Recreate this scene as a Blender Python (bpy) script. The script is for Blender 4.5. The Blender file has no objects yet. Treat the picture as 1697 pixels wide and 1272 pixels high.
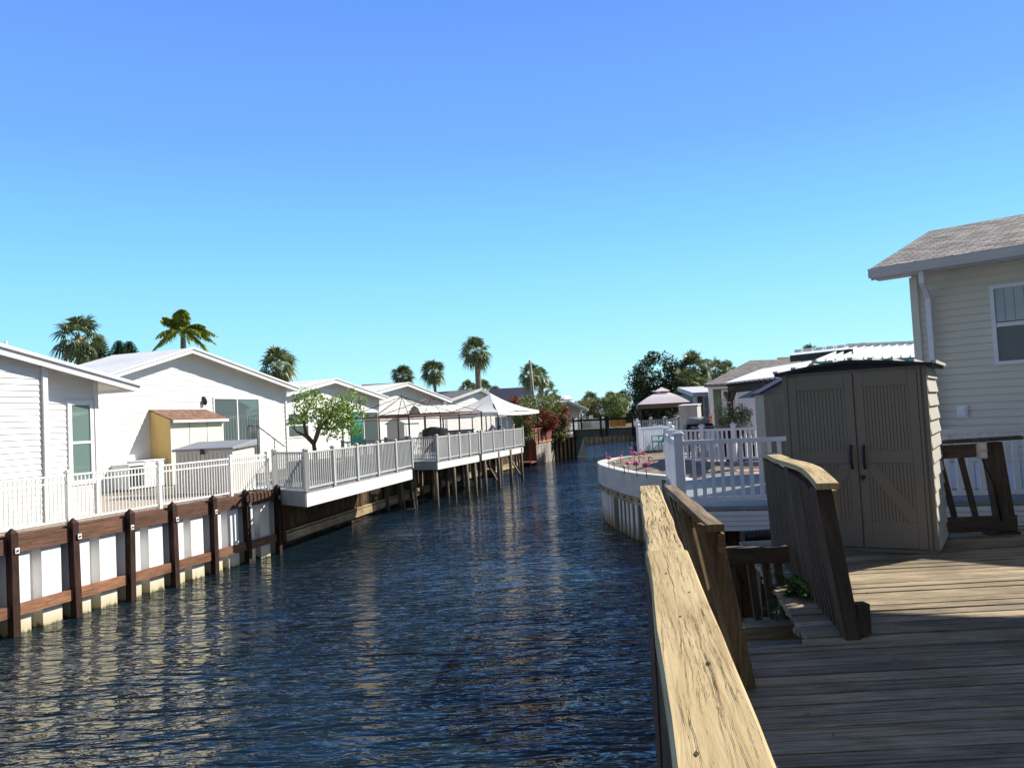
import bpy, bmesh, math, random
from mathutils import Vector, Matrix
R_ = random.Random(7)
sc = bpy.context.scene
COL = sc.collection
V = Vector
# ---------------------------------------------------------------- camera
CAMH, FPX, TILT, ROLL = 3.5, 1300.0, math.atan(56/1300), .052
_f = V((0, math.cos(TILT), math.sin(TILT)))
_r0 = V((1, 0, 0)); _u0 = V((0, -math.sin(TILT), math.cos(TILT)))
_r = _r0*math.cos(ROLL) - _u0*math.sin(ROLL)
_u = _r0*math.sin(ROLL) + _u0*math.cos(ROLL)
cam_d = bpy.data.cameras.new('camera'); cam = bpy.data.objects.new('camera', cam_d); COL.objects.link(cam)
cam.matrix_world = Matrix(((_r.x, _u.x, -_f.x, 0), (_r.y, _u.y, -_f.y, 0), (_r.z, _u.z, -_f.z, CAMH), (0, 0, 0, 1)))
cam_d.sensor_width = 36; cam_d.lens = 36*FPX/1697; cam_d.clip_start = .05; cam_d.clip_end = 3000
sc.camera = cam
def P(px, py, z=None, d=None):
    "photo pixel to a world point on the plane z, or at distance d"
    v = _f*FPX + _r*(px-848.5) + _u*(636-py)
    t = (z-CAMH)/v.z if z is not None else d/v.y
    return V((v.x*t, v.y*t, CAMH+v.z*t))
# ---------------------------------------------------------------- light
SUN_AZ, SUN_EL = math.radians(25), math.radians(36)     # azimuth from +X towards +Y
sd = V((math.cos(SUN_EL)*math.cos(SUN_AZ), math.cos(SUN_EL)*math.sin(SUN_AZ), math.sin(SUN_EL)))
sl = bpy.data.lights.new('sun', 'SUN'); sl.energy = 5.0; sl.angle = math.radians(.5); sl.color = (1, .93, .80)
so = bpy.data.objects.new('sun', sl); COL.objects.link(so); so.rotation_euler = sd.to_track_quat('Z', 'Y').to_euler()
W = bpy.data.worlds.new('World'); sc.world = W; W.use_nodes = True
nt = W.node_tree; nt.nodes.clear()
N = nt.nodes.new
wo = N('ShaderNodeOutputWorld'); bg = N('ShaderNodeBackground'); sky = N('ShaderNodeTexSky')
sky.sky_type = 'NISHITA'; sky.sun_disc = False; sky.sun_elevation = SUN_EL; sky.sun_rotation = math.pi/2 - SUN_AZ
sky.ozone_density = 2.0; sky.dust_density = .3
bg.inputs[1].default_value = .1
tc = N('ShaderNodeTexCoord'); sx = N('ShaderNodeSeparateXYZ'); rp = N('ShaderNodeValToRGB')
nt.links.new(tc.outputs['Generated'], sx.inputs[0]); nt.links.new(sx.outputs['Z'], rp.inputs[0])
e = rp.color_ramp.elements
e[0].position = 0; e[0].color = (.43, .66, .72, 1)
e[1].position = 1; e[1].color = (.050, .075, .15, 1)
for p_, c_ in ((.05, (.33, .64, .73)), (.12, (.24, .56, .74)), (.22, (.16, .43, .73)), (.33, (.120, .30, .71)), (.44, (.103, .245, .70)), (.60, (.055, .17, .56)), (.85, (.05, .09, .22))):
    q = e.new(p_); q.color = (*c_, 1)
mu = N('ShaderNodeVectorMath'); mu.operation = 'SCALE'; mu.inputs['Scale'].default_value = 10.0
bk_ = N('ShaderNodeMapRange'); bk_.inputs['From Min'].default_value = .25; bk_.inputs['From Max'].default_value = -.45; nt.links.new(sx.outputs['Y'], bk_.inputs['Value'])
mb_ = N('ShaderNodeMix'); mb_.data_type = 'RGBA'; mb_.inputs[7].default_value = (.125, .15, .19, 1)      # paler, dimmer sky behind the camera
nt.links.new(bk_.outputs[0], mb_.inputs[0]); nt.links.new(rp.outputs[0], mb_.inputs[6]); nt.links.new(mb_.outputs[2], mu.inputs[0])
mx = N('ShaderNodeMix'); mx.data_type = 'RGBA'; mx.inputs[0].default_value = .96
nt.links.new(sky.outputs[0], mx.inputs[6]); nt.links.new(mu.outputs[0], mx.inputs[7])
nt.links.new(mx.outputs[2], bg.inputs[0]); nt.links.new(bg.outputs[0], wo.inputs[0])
sc.view_settings.view_transform = 'Standard'; sc.view_settings.look = 'None'; sc.view_settings.gamma = 1
sc.view_settings.exposure = .65
# ---------------------------------------------------------------- materials
MATS = {}
def _mat(name):
    m = bpy.data.materials.new(name); m.use_nodes = True
    n = m.node_tree; b = n.nodes['Principled BSDF']; MATS[name] = m
    return m, n, b
def _noise(n, vec, scale, detail=4, rough=.55, dist=0):
    t = n.nodes.new('ShaderNodeTexNoise'); t.inputs['Scale'].default_value = scale
    t.inputs['Detail'].default_value = detail; t.inputs['Roughness'].default_value = rough; t.inputs['Distortion'].default_value = dist
    if vec: n.links.new(vec, t.inputs['Vector'])
    return t.outputs['Fac']
def _map(n, src, scale):
    a = n.nodes.new('ShaderNodeMapping'); a.inputs['Scale'].default_value = scale
    n.links.new(src, a.inputs[0]); return a.outputs[0]
def _ramp(n, fac, stops):
    r = n.nodes.new('ShaderNodeValToRGB'); n.links.new(fac, r.inputs[0]); e = r.color_ramp.elements
    e[0].position = stops[0][0]; e[0].color = (*stops[0][1], 1); e[1].position = stops[-1][0]; e[1].color = (*stops[-1][1], 1)
    for p, c in stops[1:-1]:
        q = e.new(p); q.color = (*c, 1)
    return r.outputs[0]
def _bump(n, b, h, strength, dist=.01):
    q = n.nodes.new('ShaderNodeBump'); q.inputs['Strength'].default_value = strength; q.inputs['Distance'].default_value = dist
    n.links.new(h, q.inputs['Height']); n.links.new(q.outputs[0], b.inputs['Normal']); return q
def _mul(n, a, c, f=1.0):
    x = n.nodes.new('ShaderNodeMix'); x.data_type = 'RGBA'; x.blend_type = 'MULTIPLY'; x.inputs[0].default_value = f
    n.links.new(a, x.inputs[6]); n.links.new(c, x.inputs[7]); return x.outputs[2]
def dirty(name, col, rough=.6, var=.12, scale=3.0, metal=0, spec=.3, bump=0, streak=False):
    m, n, b = _mat(name)
    tc = n.nodes.new('ShaderNodeTexCoord')
    v = _map(n, tc.outputs['Object'], (1, 1, .25) if streak else (1, 1, 1))
    f = _noise(n, v, scale, 6)
    lo = tuple(c*(1-var*1.6) for c in col); hi = tuple(min(1, c*(1+var*.5)) for c in col)
    n.links.new(_ramp(n, f, [(.25, lo), (.6, col), (.8, hi)]), b.inputs['Base Color'])
    b.inputs['Roughness'].default_value = rough; b.inputs['Metallic'].default_value = metal
    b.inputs['Specular IOR Level'].default_value = spec
    if bump: _bump(n, b, _noise(n, tc.outputs['Object'], scale*12, 5), bump, .005)
    return m
def wood(name, col, dark, rough=.75, crack=0, grain=26, spec=.2, bump=.4, stain=.0, tone=True):
    "grain along U; dark cracks"
    m, n, b = _mat(name)
    uv = n.nodes.new('ShaderNodeUVMap').outputs[0]
    g = _noise(n, _map(n, uv, (1.2, grain, 1)), 2.2, 6, .65, .6)
    big = _noise(n, _map(n, uv, (.6, 2.5, 1)), 1.4, 3)
    c = _ramp(n, g, [(.28, dark), (.48, tuple((a+d)/2 for a, d in zip(col, dark))), (.62, col), (.8, tuple(min(1, a*1.15) for a in col))])
    c = _mul(n, c, _ramp(n, big, [(.3, (.62, .6, .58)), (.6, (1, 1, 1))]), .8)
    gi = n.nodes.new('ShaderNodeNewGeometry')
    if tone: c = _mul(n, c, _ramp(n, gi.outputs['Random Per Island'], [(0, (.72, .72, .74)), (1, (1.12, 1.1, 1.06))]), 1.0)
    h = g
    if crack:
        w = _noise(n, _map(n, uv, (.75, 17, 1)), 1.7, 5, .6, .25)
        sb = n.nodes.new('ShaderNodeMath'); sb.operation = 'SUBTRACT'; n.links.new(w, sb.inputs[0]); sb.inputs[1].default_value = .5
        ab = n.nodes.new('ShaderNodeMath'); ab.operation = 'ABSOLUTE'; n.links.new(sb.outputs[0], ab.inputs[0])
        gate = _noise(n, _map(n, uv, (2.5, 10, 1)), 1.3, 2)
        ad = n.nodes.new('ShaderNodeMath'); ad.operation = 'MULTIPLY_ADD'; n.links.new(gate, ad.inputs[0]); ad.inputs[1].default_value = .055; n.links.new(ab.outputs[0], ad.inputs[2])
        cr = _ramp(n, ad.outputs[0], [(.027, (.13, .085, .05)), (.037, (1, 1, 1))])
        c = _mul(n, c, cr, crack)
        w2 = _noise(n, _map(n, uv, (4, 60, 1)), 1.5, 3, .5, .5)
        c = _mul(n, c, _ramp(n, w2, [(.31, (.55, .44, .30)), (.38, (1, 1, 1))]), crack*.8)
        mm = n.nodes.new('ShaderNodeMath'); mm.operation = 'MULTIPLY'; n.links.new(cr, mm.inputs[0]); n.links.new(g, mm.inputs[1]); h = mm.outputs[0]
    if stain:
        tc = n.nodes.new('ShaderNodeTexCoord')
        s = _noise(n, _map(n, tc.outputs['Object'], (1, 1, 1)), 1.1, 5, .6)
        c = _mul(n, c, _ramp(n, s, [(.35, (.35, .33, .33)), (.6, (1, 1, 1))]), stain)
    n.links.new(c, b.inputs['Base Color'])
    b.inputs['Roughness'].default_value = rough; b.inputs['Specular IOR Level'].default_value = spec
    _bump(n, b, h, bump, .004)
    return m
def glassm(name, col, rough=.04, spec=.9):
    m, n, b = _mat(name); b.inputs['Base Color'].default_value = (*col, 1); b.inputs['Roughness'].default_value = rough
    b.inputs['Specular IOR Level'].default_value = spec; b.inputs['Coat Weight'].default_value = .6; b.inputs['Coat Roughness'].default_value = .02
    return m
def brick(name, c1, c2, mortar, sx=4.0, w=.5, h=.25, msize=.02, rough=.8, bump=.3, var=.3):
    m, n, b = _mat(name)
    uv = n.nodes.new('ShaderNodeUVMap').outputs[0]
    t = n.nodes.new('ShaderNodeTexBrick'); n.links.new(uv, t.inputs['Vector'])
    t.inputs['Color1'].default_value = (*c1, 1); t.inputs['Color2'].default_value = (*c2, 1); t.inputs['Mortar'].default_value = (*mortar, 1)
    t.inputs['Scale'].default_value = 1; t.inputs['Brick Width'].default_value = w; t.inputs['Row Height'].default_value = h
    t.inputs['Mortar Size'].default_value = msize; t.inputs['Mortar Smooth'].default_value = .2; t.inputs['Bias'].default_value = 0
    nz = _noise(n, uv, 3.0, 5)
    c = _mul(n, t.outputs['Color'], _ramp(n, nz, [(.3, (1-var,)*3), (.7, (1.0,)*3)]))
    n.links.new(c, b.inputs['Base Color']); b.inputs['Roughness'].default_value = rough; b.inputs['Specular IOR Level'].default_value = .2
    iv = n.nodes.new('ShaderNodeMath'); iv.operation = 'SUBTRACT'; iv.inputs[0].default_value = 1; n.links.new(t.outputs['Fac'], iv.inputs[1])
    _bump(n, b, iv.outputs[0], bump, .01)
    return m
def leafm(name, stops, transl=.25, rough=.5):
    m, n, b = _mat(name)
    g = n.nodes.new('ShaderNodeNewGeometry'); tc = n.nodes.new('ShaderNodeTexCoord')
    big = _noise(n, tc.outputs['Object'], .9, 3)
    mx = n.nodes.new('ShaderNodeMath'); mx.operation = 'MULTIPLY_ADD'; n.links.new(g.outputs['Random Per Island'], mx.inputs[0]); mx.inputs[1].default_value = .6
    sb = n.nodes.new('ShaderNodeMath'); sb.operation = 'MULTIPLY_ADD'; n.links.new(big, sb.inputs[0]); sb.inputs[1].default_value = .9; sb.inputs[2].default_value = -.25
    n.links.new(sb.outputs[0], mx.inputs[2])
    c = _ramp(n, mx.outputs[0], stops)
    n.links.new(c, b.inputs['Base Color']); b.inputs['Roughness'].default_value = rough; b.inputs['Specular IOR Level'].default_value = .25
    tr = n.nodes.new('ShaderNodeBsdfTranslucent'); n.links.new(c, tr.inputs[0])
    ms = n.nodes.new('ShaderNodeMixShader'); ms.inputs[0].default_value = transl
    n.links.new(b.outputs[0], ms.inputs[1]); n.links.new(tr.outputs[0], ms.inputs[2])
    n.links.new(ms.outputs[0], n.nodes['Material Output'].inputs[0])
    return m
def seawallm(name, col, stain):
    "vinyl sheet with a yellow algae band by the waterline"
    m, n, b = _mat(name)
    tc = n.nodes.new('ShaderNodeTexCoord'); g = n.nodes.new('ShaderNodeNewGeometry')
    s = n.nodes.new('ShaderNodeSeparateXYZ'); n.links.new(g.outputs['Position'], s.inputs[0])
    nz = _noise(n, _map(n, tc.outputs['Object'], (3, 3, .6)), 3, 5)
    a = n.nodes.new('ShaderNodeMath'); a.operation = 'MULTIPLY_ADD'; n.links.new(nz, a.inputs[0]); a.inputs[1].default_value = -.35; n.links.new(s.outputs['Z'], a.inputs[2])
    a2 = n.nodes.new('ShaderNodeMath'); a2.operation = 'ADD'; n.links.new(a.outputs[0], a2.inputs[0]); a2.inputs[1].default_value = .22
    c = _ramp(n, a2.outputs[0], [(0.03, (.10, .10, .03)), (.09, stain), (.32, tuple((x+y)/2 for x, y in zip(col, stain))), (.55, col)])
    n.links.new(c, b.inputs['Base Color']); b.inputs['Roughness'].default_value = .45; b.inputs['Specular IOR Level'].default_value = .3
    return m
M_ = dict(
 siding=dirty('white_siding', (.80, .80, .79), .5, .05, 1.2, streak=True),
 siding2=dirty('cream_siding', (.70, .675, .59), .5, .05, 1.0, streak=True),
 trim=dirty('white_trim', (.80, .81, .82), .45, .05, 2),
 vinyl=dirty('white_vinyl', (.77, .80, .89), .35, .04, 2, spec=.5),
 alu=dirty('white_aluminium', (.80, .80, .80), .4, .05, 2, spec=.5),
 greyrail=dirty('pale_grey_paint', (.50, .51, .51), .6, .12, 3, streak=True),
 greydark=dirty('slate_grey_and_shade', (.24, .28, .31), .6, .15, 3),  # slate grey; on deck returns and the back railing it paints in shade
 fascia=dirty('pale_fascia', (.74, .74, .73), .55, .10, 1.5),
 roofwhite=dirty('white_roof', (.84, .84, .82), .5, .10, .8),
 roofedge=dirty('roof_edge', (.62, .63, .65), .5, .08, .8),
 soffit=dirty('soffit_panel', (.62, .58, .52), .6, .06, 2),
 sheet=seawallm('seawall_sheet', (.80, .80, .80), (.56, .50, .33)),
 sheet2=seawallm('seawall_sheet_grey', (.78, .78, .76), (.34, .25, .13)),
 concrete=dirty('concrete_cap', (.60, .59, .56), .8, .14, 2.5, bump=.3),
 wale=wood('brown_timber', (.19, .105, .072), (.07, .036, .026), crack=.4, grain=18),
 walepost=wood('dark_timber_post', (.085, .042, .032), (.02, .012, .011), crack=.4, grain=16, stain=.7),
 oldwale=wood('worn_red_timber', (.42, .22, .13), (.15, .07, .045), crack=.7, grain=20, stain=.4),
 bulk=wood('bulkhead_planks', (.17, .11, .055), (.035, .022, .014), crack=.6, grain=8, stain=.9),
 bulkpale=wood('pale_bulkhead', (.64, .53, .34), (.32, .23, .13), crack=.6, grain=14, stain=.5),
 pile=wood('grey_pile', (.30, .26, .20), (.09, .075, .06), crack=.5, grain=10, stain=.6),
 pilew=wood('weathered_white_planks', (.60, .58, .53), (.22, .19, .16), crack=.5, grain=9, stain=.5),
 redwood=wood('red_stain', (.38, .15, .12), (.17, .05, .04), grain=10),
 redlite=wood('faded_red_cap', (.62, .34, .24), (.40, .19, .12), grain=10),
 capw=wood('sunbleached_cap', (.63, .50, .28), (.46, .34, .17), crack=.25, grain=13, spec=.1, bump=.7, tone=False),
 deckw=wood('grey_deck_boards', (.56, .46, .31), (.19, .16, .12), crack=.45, grain=24, stain=.55, bump=.6, rough=.85),
 postw=wood('brown_rail_paint', (.150, .118, .092), (.075, .058, .045), grain=10, stain=.35, bump=.3),
 stairw=wood('bare_stair_timber', (.36, .27, .165), (.15, .105, .06), crack=.5, grain=14, stain=.4),
 compo=dirty('blue_grey_decking', (.25, .27, .28), .6, .15, 3),
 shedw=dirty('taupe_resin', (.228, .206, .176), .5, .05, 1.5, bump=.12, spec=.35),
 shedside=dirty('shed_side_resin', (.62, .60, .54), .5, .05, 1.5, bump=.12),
 black=dirty('black_plastic', (.018, .018, .02), .45, .1, 4, spec=.4),
 darkmetal=dirty('dark_metal', (.05, .045, .045), .4, .1, 4, metal=.3),
 brownmetal=dirty('brown_metal', (.16, .10, .085), .45, .12, 4, metal=.2),
 yellow=dirty('yellow_board_shaded', (.74, .52, .21), .7, .08, 1.5),  # shaded tone of the closet's board, put into the colour
 yellow2=dirty('yellow_board_lit', (.80, .78, .62), .7, .05, 1.5),  # sunlit tone of the same closet board, put into the colour
 rust=dirty('rusty_roof', (.24, .135, .095), .8, .45, 5, bump=.3),
 greylid=dirty('grey_lid', (.30, .31, .34), .6, .08, 2),
 bin=dirty('pale_resin', (.62, .61, .58), .6, .06, 2),
 glass=glassm('window_glass', (.085, .115, .12)),
 glassg=glassm('teal_glass', (.14, .215, .20)),
 blind=dirty('window_blind', (.46, .56, .58), .6, .1, 3),
 shingle=brick('grey_shingles', (.30, .28, .27), (.17, .16, .16), (.07, .065, .065), w=.3, h=.135, msize=.012, var=.35),
 shinglet=brick('tan_shingles', (.55, .50, .46), (.19, .17, .155), (.06, .05, .045), w=.26, h=.12, msize=.012, var=.45),
 shingleb=brick('brown_shingles', (.26, .17, .12), (.17, .11, .08), (.07, .05, .04), w=.3, h=.14, msize=.012),
 navy=dirty('navy_roof', (.030, .033, .055), .7, .15, 2),
 metalroof=dirty('white_metal_roof', (.78, .79, .78), .35, .05, 1, spec=.5),
 teal=dirty('teal_fascia', (.05, .33, .27), .5, .1, 2),
 sage=dirty('sage_siding', (.17, .21, .185), .6, .06, 2),
 whiteshade=dirty('shaded_white_siding', (.60, .66, .80), .6, .04, 2),  # white siding with its bluish shade put into the colour
 paver=brick('tan_pavers', (.60, .50, .39), (.48, .39, .31), (.25, .2, .16), w=.22, h=.11, msize=.01),
 paverp=brick('pink_pavers', (.62, .38, .30), (.52, .33, .27), (.36, .28, .25), w=.22, h=.11, msize=.008),
 fabric=dirty('white_canvas', (.80, .79, .78), .85, .04, 2),
 fabricp=dirty('pale_pink_canvas', (.84, .74, .77), .85, .05, 2),
 greycan=dirty('grey_canvas', (.20, .21, .20), .85, .08, 2),
 trunk=dirty('palm_trunk', (.30, .26, .21), .9, .35, 6, bump=.8),
 bark=dirty('tree_bark', (.14, .105, .07), .9, .3, 8, bump=.6),
 mulch=dirty('mulch_bed', (.30, .235, .18), .95, .5, 9, bump=1),
 ground=dirty('sandy_grass', (.15, .15, .09), .95, .4, .6, bump=.4),
 pink=dirty('pink_plastic', (.80, .13, .30), .4, .15, 9, spec=.4),
 pale=dirty('pale_plastic', (.72, .74, .76), .5, .1, 4),
 tealp=dirty('teal_fabric', (.06, .33, .36), .7, .1, 3),
 redp=dirty('red_plastic', (.55, .03, .025), .45, .1, 4),
 orange=wood('orange_fence', (.72, .36, .09), (.55, .24, .05), grain=5),
 bridgew=wood('bridge_timber', (.085, .075, .068), (.03, .027, .025), grain=8, stain=.3),
 bridgeb=dirty('bridge_beam', (.13, .165, .165), .7, .2, 2),
 palmleaf=leafm('palm_leaf', [(.1, (.045, .065, .025)), (.45, (.13, .17, .065)), (.75, (.29, .33, .16)), (1, (.42, .46, .27))], .15, .35),
 queenleaf=leafm('queen_palm_leaf', [(.1, (.06, .11, .015)), (.45, (.20, .27, .04)), (.85, (.50, .52, .12))], .3),
 deadleaf=leafm('dry_palm_leaf', [(.1, (.09, .06, .03)), (.9, (.30, .22, .13))], .1),
 darkleaf=leafm('dark_leaf', [(.1, (.010, .022, .010)), (.5, (.030, .055, .020)), (.9, (.09, .14, .055))], .15),
 citrus=leafm('citrus_leaf', [(.1, (.06, .12, .015)), (.45, (.18, .30, .04)), (.85, (.42, .55, .12))], .3),
 midleaf=leafm('mid_leaf', [(.1, (.04, .07, .018)), (.45, (.12, .18, .045)), (.85, (.34, .40, .15))], .25),
 olive=leafm('olive_leaf', [(.1, (.07, .08, .025)), (.5, (.19, .20, .075)), (.9, (.34, .35, .15))], .25),
 redleaf=leafm('red_leaf', [(.1, (.04, .02, .014)), (.4, (.20, .035, .028)), (.65, (.40, .10, .07)), (.85, (.20, .18, .05)), (1, (.10, .14, .04))], .25),
 pineleaf=leafm('norfolk_needles', [(.1, (.012, .035, .014)), (.6, (.030, .07, .026)), (.95, (.07, .13, .045))], .1),
 crackm=dirty('split_shadow', (.10, .07, .045), .95, .2, 20, spec=0),
 fern=leafm('fern_frond', [(.1, (.008, .03, .008)), (.9, (.05, .12, .03))], .2),
)
# ---------------------------------------------------------------- mesh builder
Z = V((0, 0, 1))
class MB:
    def __init__(s): s.v = []; s.f = []; s.uv = []; s.sm = []
    def face(s, pts, uv=None, smooth=False):
        i = len(s.v); s.v += [tuple(p) for p in pts]; s.f.append(tuple(range(i, i+len(pts))))
        if uv is None:
            a = V(pts[0]); e1 = (V(pts[1])-a); e1 = e1.normalized() if e1.length > 1e-9 else V((1, 0, 0))
            nn = V((0, 0, 0))
            for k in range(1, len(pts)-1): nn += (V(pts[k])-a).cross(V(pts[k+1])-a)
            e2 = nn.normalized().cross(e1)
            uv = [((V(p)-a).dot(e1), (V(p)-a).dot(e2)) for p in pts]
        s.uv.append(uv); s.sm.append(smooth)
    def solid(s, vs, fs, axis=None, smooth=False):
        "vertices + faces; uv: u along axis"
        i = len(s.v); s.v += [tuple(p) for p in vs]
        ax = (axis or V((1, 0, 0))).normalized()
        o1 = R_.uniform(0, 50); o2 = R_.uniform(0, 50)
        q = ax.cross(Z)
        if q.length < .05: q = V((1, 0, 0))
        q.normalize(); w = q.cross(ax)
        for f in fs:
            s.f.append(tuple(i+k for k in f))
            a = [V(vs[k]) for k in f]; nn = (a[1]-a[0]).cross(a[2]-a[0])
            if nn.length < 1e-12 and len(a) > 3: nn = (a[2]-a[0]).cross(a[3]-a[0])
            side = w if abs(nn.dot(q)) > abs(nn.dot(w)) else q
            off = o2 + (3 if side is w else 0)
            s.uv.append([(p.dot(ax)+o1, p.dot(side)+off) for p in a]); s.sm.append(smooth)
    def box(s, c, size, X=None, Y=None, axis=None):
        X = V(X or (1, 0, 0)).normalized(); Y = V(Y) if Y else Z.cross(X); Y.normalize(); ZZ = X.cross(Y)
        c = V(c); hx, hy, hz = (k/2 for k in size)
        vs = [c+X*a*hx+Y*b*hy+ZZ*d*hz for d in (-1, 1) for b in (-1, 1) for a in (-1, 1)]
        if axis is None: axis = (X, Y, ZZ)[max(range(3), key=lambda k: size[k])]
        s.solid(vs, [(0, 2, 3, 1), (4, 5, 7, 6), (0, 1, 5, 4), (2, 6, 7, 3), (0, 4, 6, 2), (1, 3, 7, 5)], axis)
    def beam(s, a, b, w, h, up=Z, taper=1):
        a = V(a); b = V(b); ax = (b-a).normalized(); sd_ = ax.cross(up)
        if sd_.length < .01: sd_ = V((1, 0, 0))
        sd_.normalize(); uu = sd_.cross(ax)
        vs = []
        for p, k in ((a, 1), (b, taper)):
            for q, r in ((-1, -1), (1, -1), (1, 1), (-1, 1)):
                vs.append(p+sd_*q*w/2*k+uu*r*h/2*k)
        s.solid(vs, [(0, 1, 2, 3), (7, 6, 5, 4), (0, 4, 5, 1), (1, 5, 6, 2), (2, 6, 7, 3), (3, 7, 4, 0)], ax)
    def post(s, base, h, w, d=None, X=(1, 0, 0), lean=(0, 0), taper=1):
        base = V(base); d = d or w
        X = V(X).normalized(); Y = Z.cross(X); top = base+V((lean[0], lean[1], h))
        vs = [p+X*a*w/2*k+Y*b*d/2*k for p, k in ((base, 1), (top, taper)) for a, b in ((-1, -1), (1, -1), (1, 1), (-1, 1))]
        s.solid(vs, [(3, 2, 1, 0), (4, 5, 6, 7), (0, 1, 5, 4), (1, 2, 6, 5), (2, 3, 7, 6), (3, 0, 4, 7)], Z)
    def tube(s, pts, r, n=8, smooth=True, cap=True):
        pts = [V(p) for p in pts]; rs = r if isinstance(r, (list, tuple)) else [r]*len(pts)
        i0 = len(s.v); up = None; u0 = R_.uniform(0, 20); L = 0
        us = []
        for k, p in enumerate(pts):
            t = (pts[min(k+1, len(pts)-1)]-pts[max(k-1, 0)]).normalized()
            if up is None:
                up = t.cross(Z) if abs(t.z) < .95 else t.cross(V((1, 0, 0)))
            up = (up - t*up.dot(t)).normalized(); w = t.cross(up)
            if k: L += (p-pts[k-1]).length
            us.append(L)
            for j in range(n):
                a = 2*math.pi*j/n; s.v.append(tuple(p+(up*math.cos(a)+w*math.sin(a))*rs[k]))
        for k in range(len(pts)-1):
            for j in range(n):
                a, b = i0+k*n+j, i0+k*n+(j+1) % n
                s.f.append((a, b, b+n, a+n)); c = rs[k]*6.28
                s.uv.append([(us[k]+u0, j/n*c), (us[k]+u0, (j+1)/n*c), (us[k+1]+u0, (j+1)/n*c), (us[k+1]+u0, j/n*c)]); s.sm.append(smooth)
        if cap:
            for q in (0, len(pts)-1):
                ring = [i0+q*n+j for j in range(n)]
                s.f.append(tuple(ring[::-1] if q == 0 else ring)); s.uv.append([(0, 0)]*n); s.sm.append(False)
    def lathe(s, c, prof, n=12, smooth=True):
        c = V(c); i0 = len(s.v)
        for r, z in prof:
            for j in range(n):
                a = 2*math.pi*j/n; s.v.append((c.x+r*math.cos(a), c.y+r*math.sin(a), c.z+z))
        for k in range(len(prof)-1):
            for j in range(n):
                a, b = i0+k*n+j, i0+k*n+(j+1) % n
                s.f.append((a, b, b+n, a+n)); s.uv.append([(j/n, prof[k][1]), ((j+1)/n, prof[k][1]), ((j+1)/n, prof[k+1][1]), (j/n, prof[k+1][1])]); s.sm.append(smooth)
        for q in (0, len(prof)-1):
            ring = [i0+q*n+j for j in range(n)]
            s.f.append(tuple(ring[::-1] if q == 0 else ring)); s.uv.append([(0, 0)]*n); s.sm.append(False)
    def prism(s, pts, ext, axis=None):
        "polygon extruded by a vector"
        pts = [V(p) for p in pts]; ext = V(ext); n = len(pts)
        vs = pts+[p+ext for p in pts]
        fs = [tuple(range(n))[::-1], tuple(range(n, 2*n))]+[(k, (k+1) % n, n+(k+1) % n, n+k) for k in range(n)]
        s.solid(vs, fs, axis or (pts[1]-pts[0]))
    def build(s, name, mat, parent=None, loc=None, bevel=0):
        m = bpy.data.meshes.new(name)
        off = V(loc) if loc is not None else (ROOT_LOC.get(parent.name, V((0, 0, 0))) if parent else V((0, 0, 0)))
        m.from_pydata([(x-off.x, y-off.y, z-off.z) for x, y, z in s.v], [], s.f)
        ul = m.uv_layers.new(name='UVMap')
        flat = [c for uv in s.uv for q in uv for c in q]
        ul.data.foreach_set('uv', flat)
        m.polygons.foreach_set('use_smooth', s.sm)
        m.materials.append(M_[mat]); m.update()
        o = bpy.data.objects.new(name, m); COL.objects.link(o)
        if parent: o.parent = parent; ROOT_LOC[o.name] = off
        else: o.location = off; ROOT_LOC[o.name] = off
        if bevel:
            bv = o.modifiers.new('bevel', 'BEVEL'); bv.width = bevel; bv.segments = 2; bv.limit_method = 'ANGLE'
            ws = o.modifiers.new('weld', 'WELD') if False else None
        return o
ROOT_LOC = {}
def thing(name, loc, label, cat, group=None):
    o = bpy.data.objects.new(name, None); COL.objects.link(o); o.location = V(loc); o.empty_display_size = .3
    ROOT_LOC[o.name] = V(loc); o['label'] = label; o['category'] = cat
    if group: o['group'] = group
    return o
def tag(o, label, cat, group=None):
    o['label'] = label; o['category'] = cat
    if group: o['group'] = group
    return o
def struct(name, mb, mat, kind='structure'):
    o = mb.build(name, mat); o['kind'] = kind; return o
def clone(root, loc, rz=0, scale=1, label=None):
    r = root.copy(); COL.objects.link(r); r.location = V(loc); r.rotation_euler = (0, 0, rz); r.scale = (scale,)*3
    if label: r['label'] = label
    for ch in list(root.children):
        c = ch.copy(); COL.objects.link(c); c.parent = r
        for g in list(ch.children):
            d = g.copy(); COL.objects.link(d); d.parent = c
    return r
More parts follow.
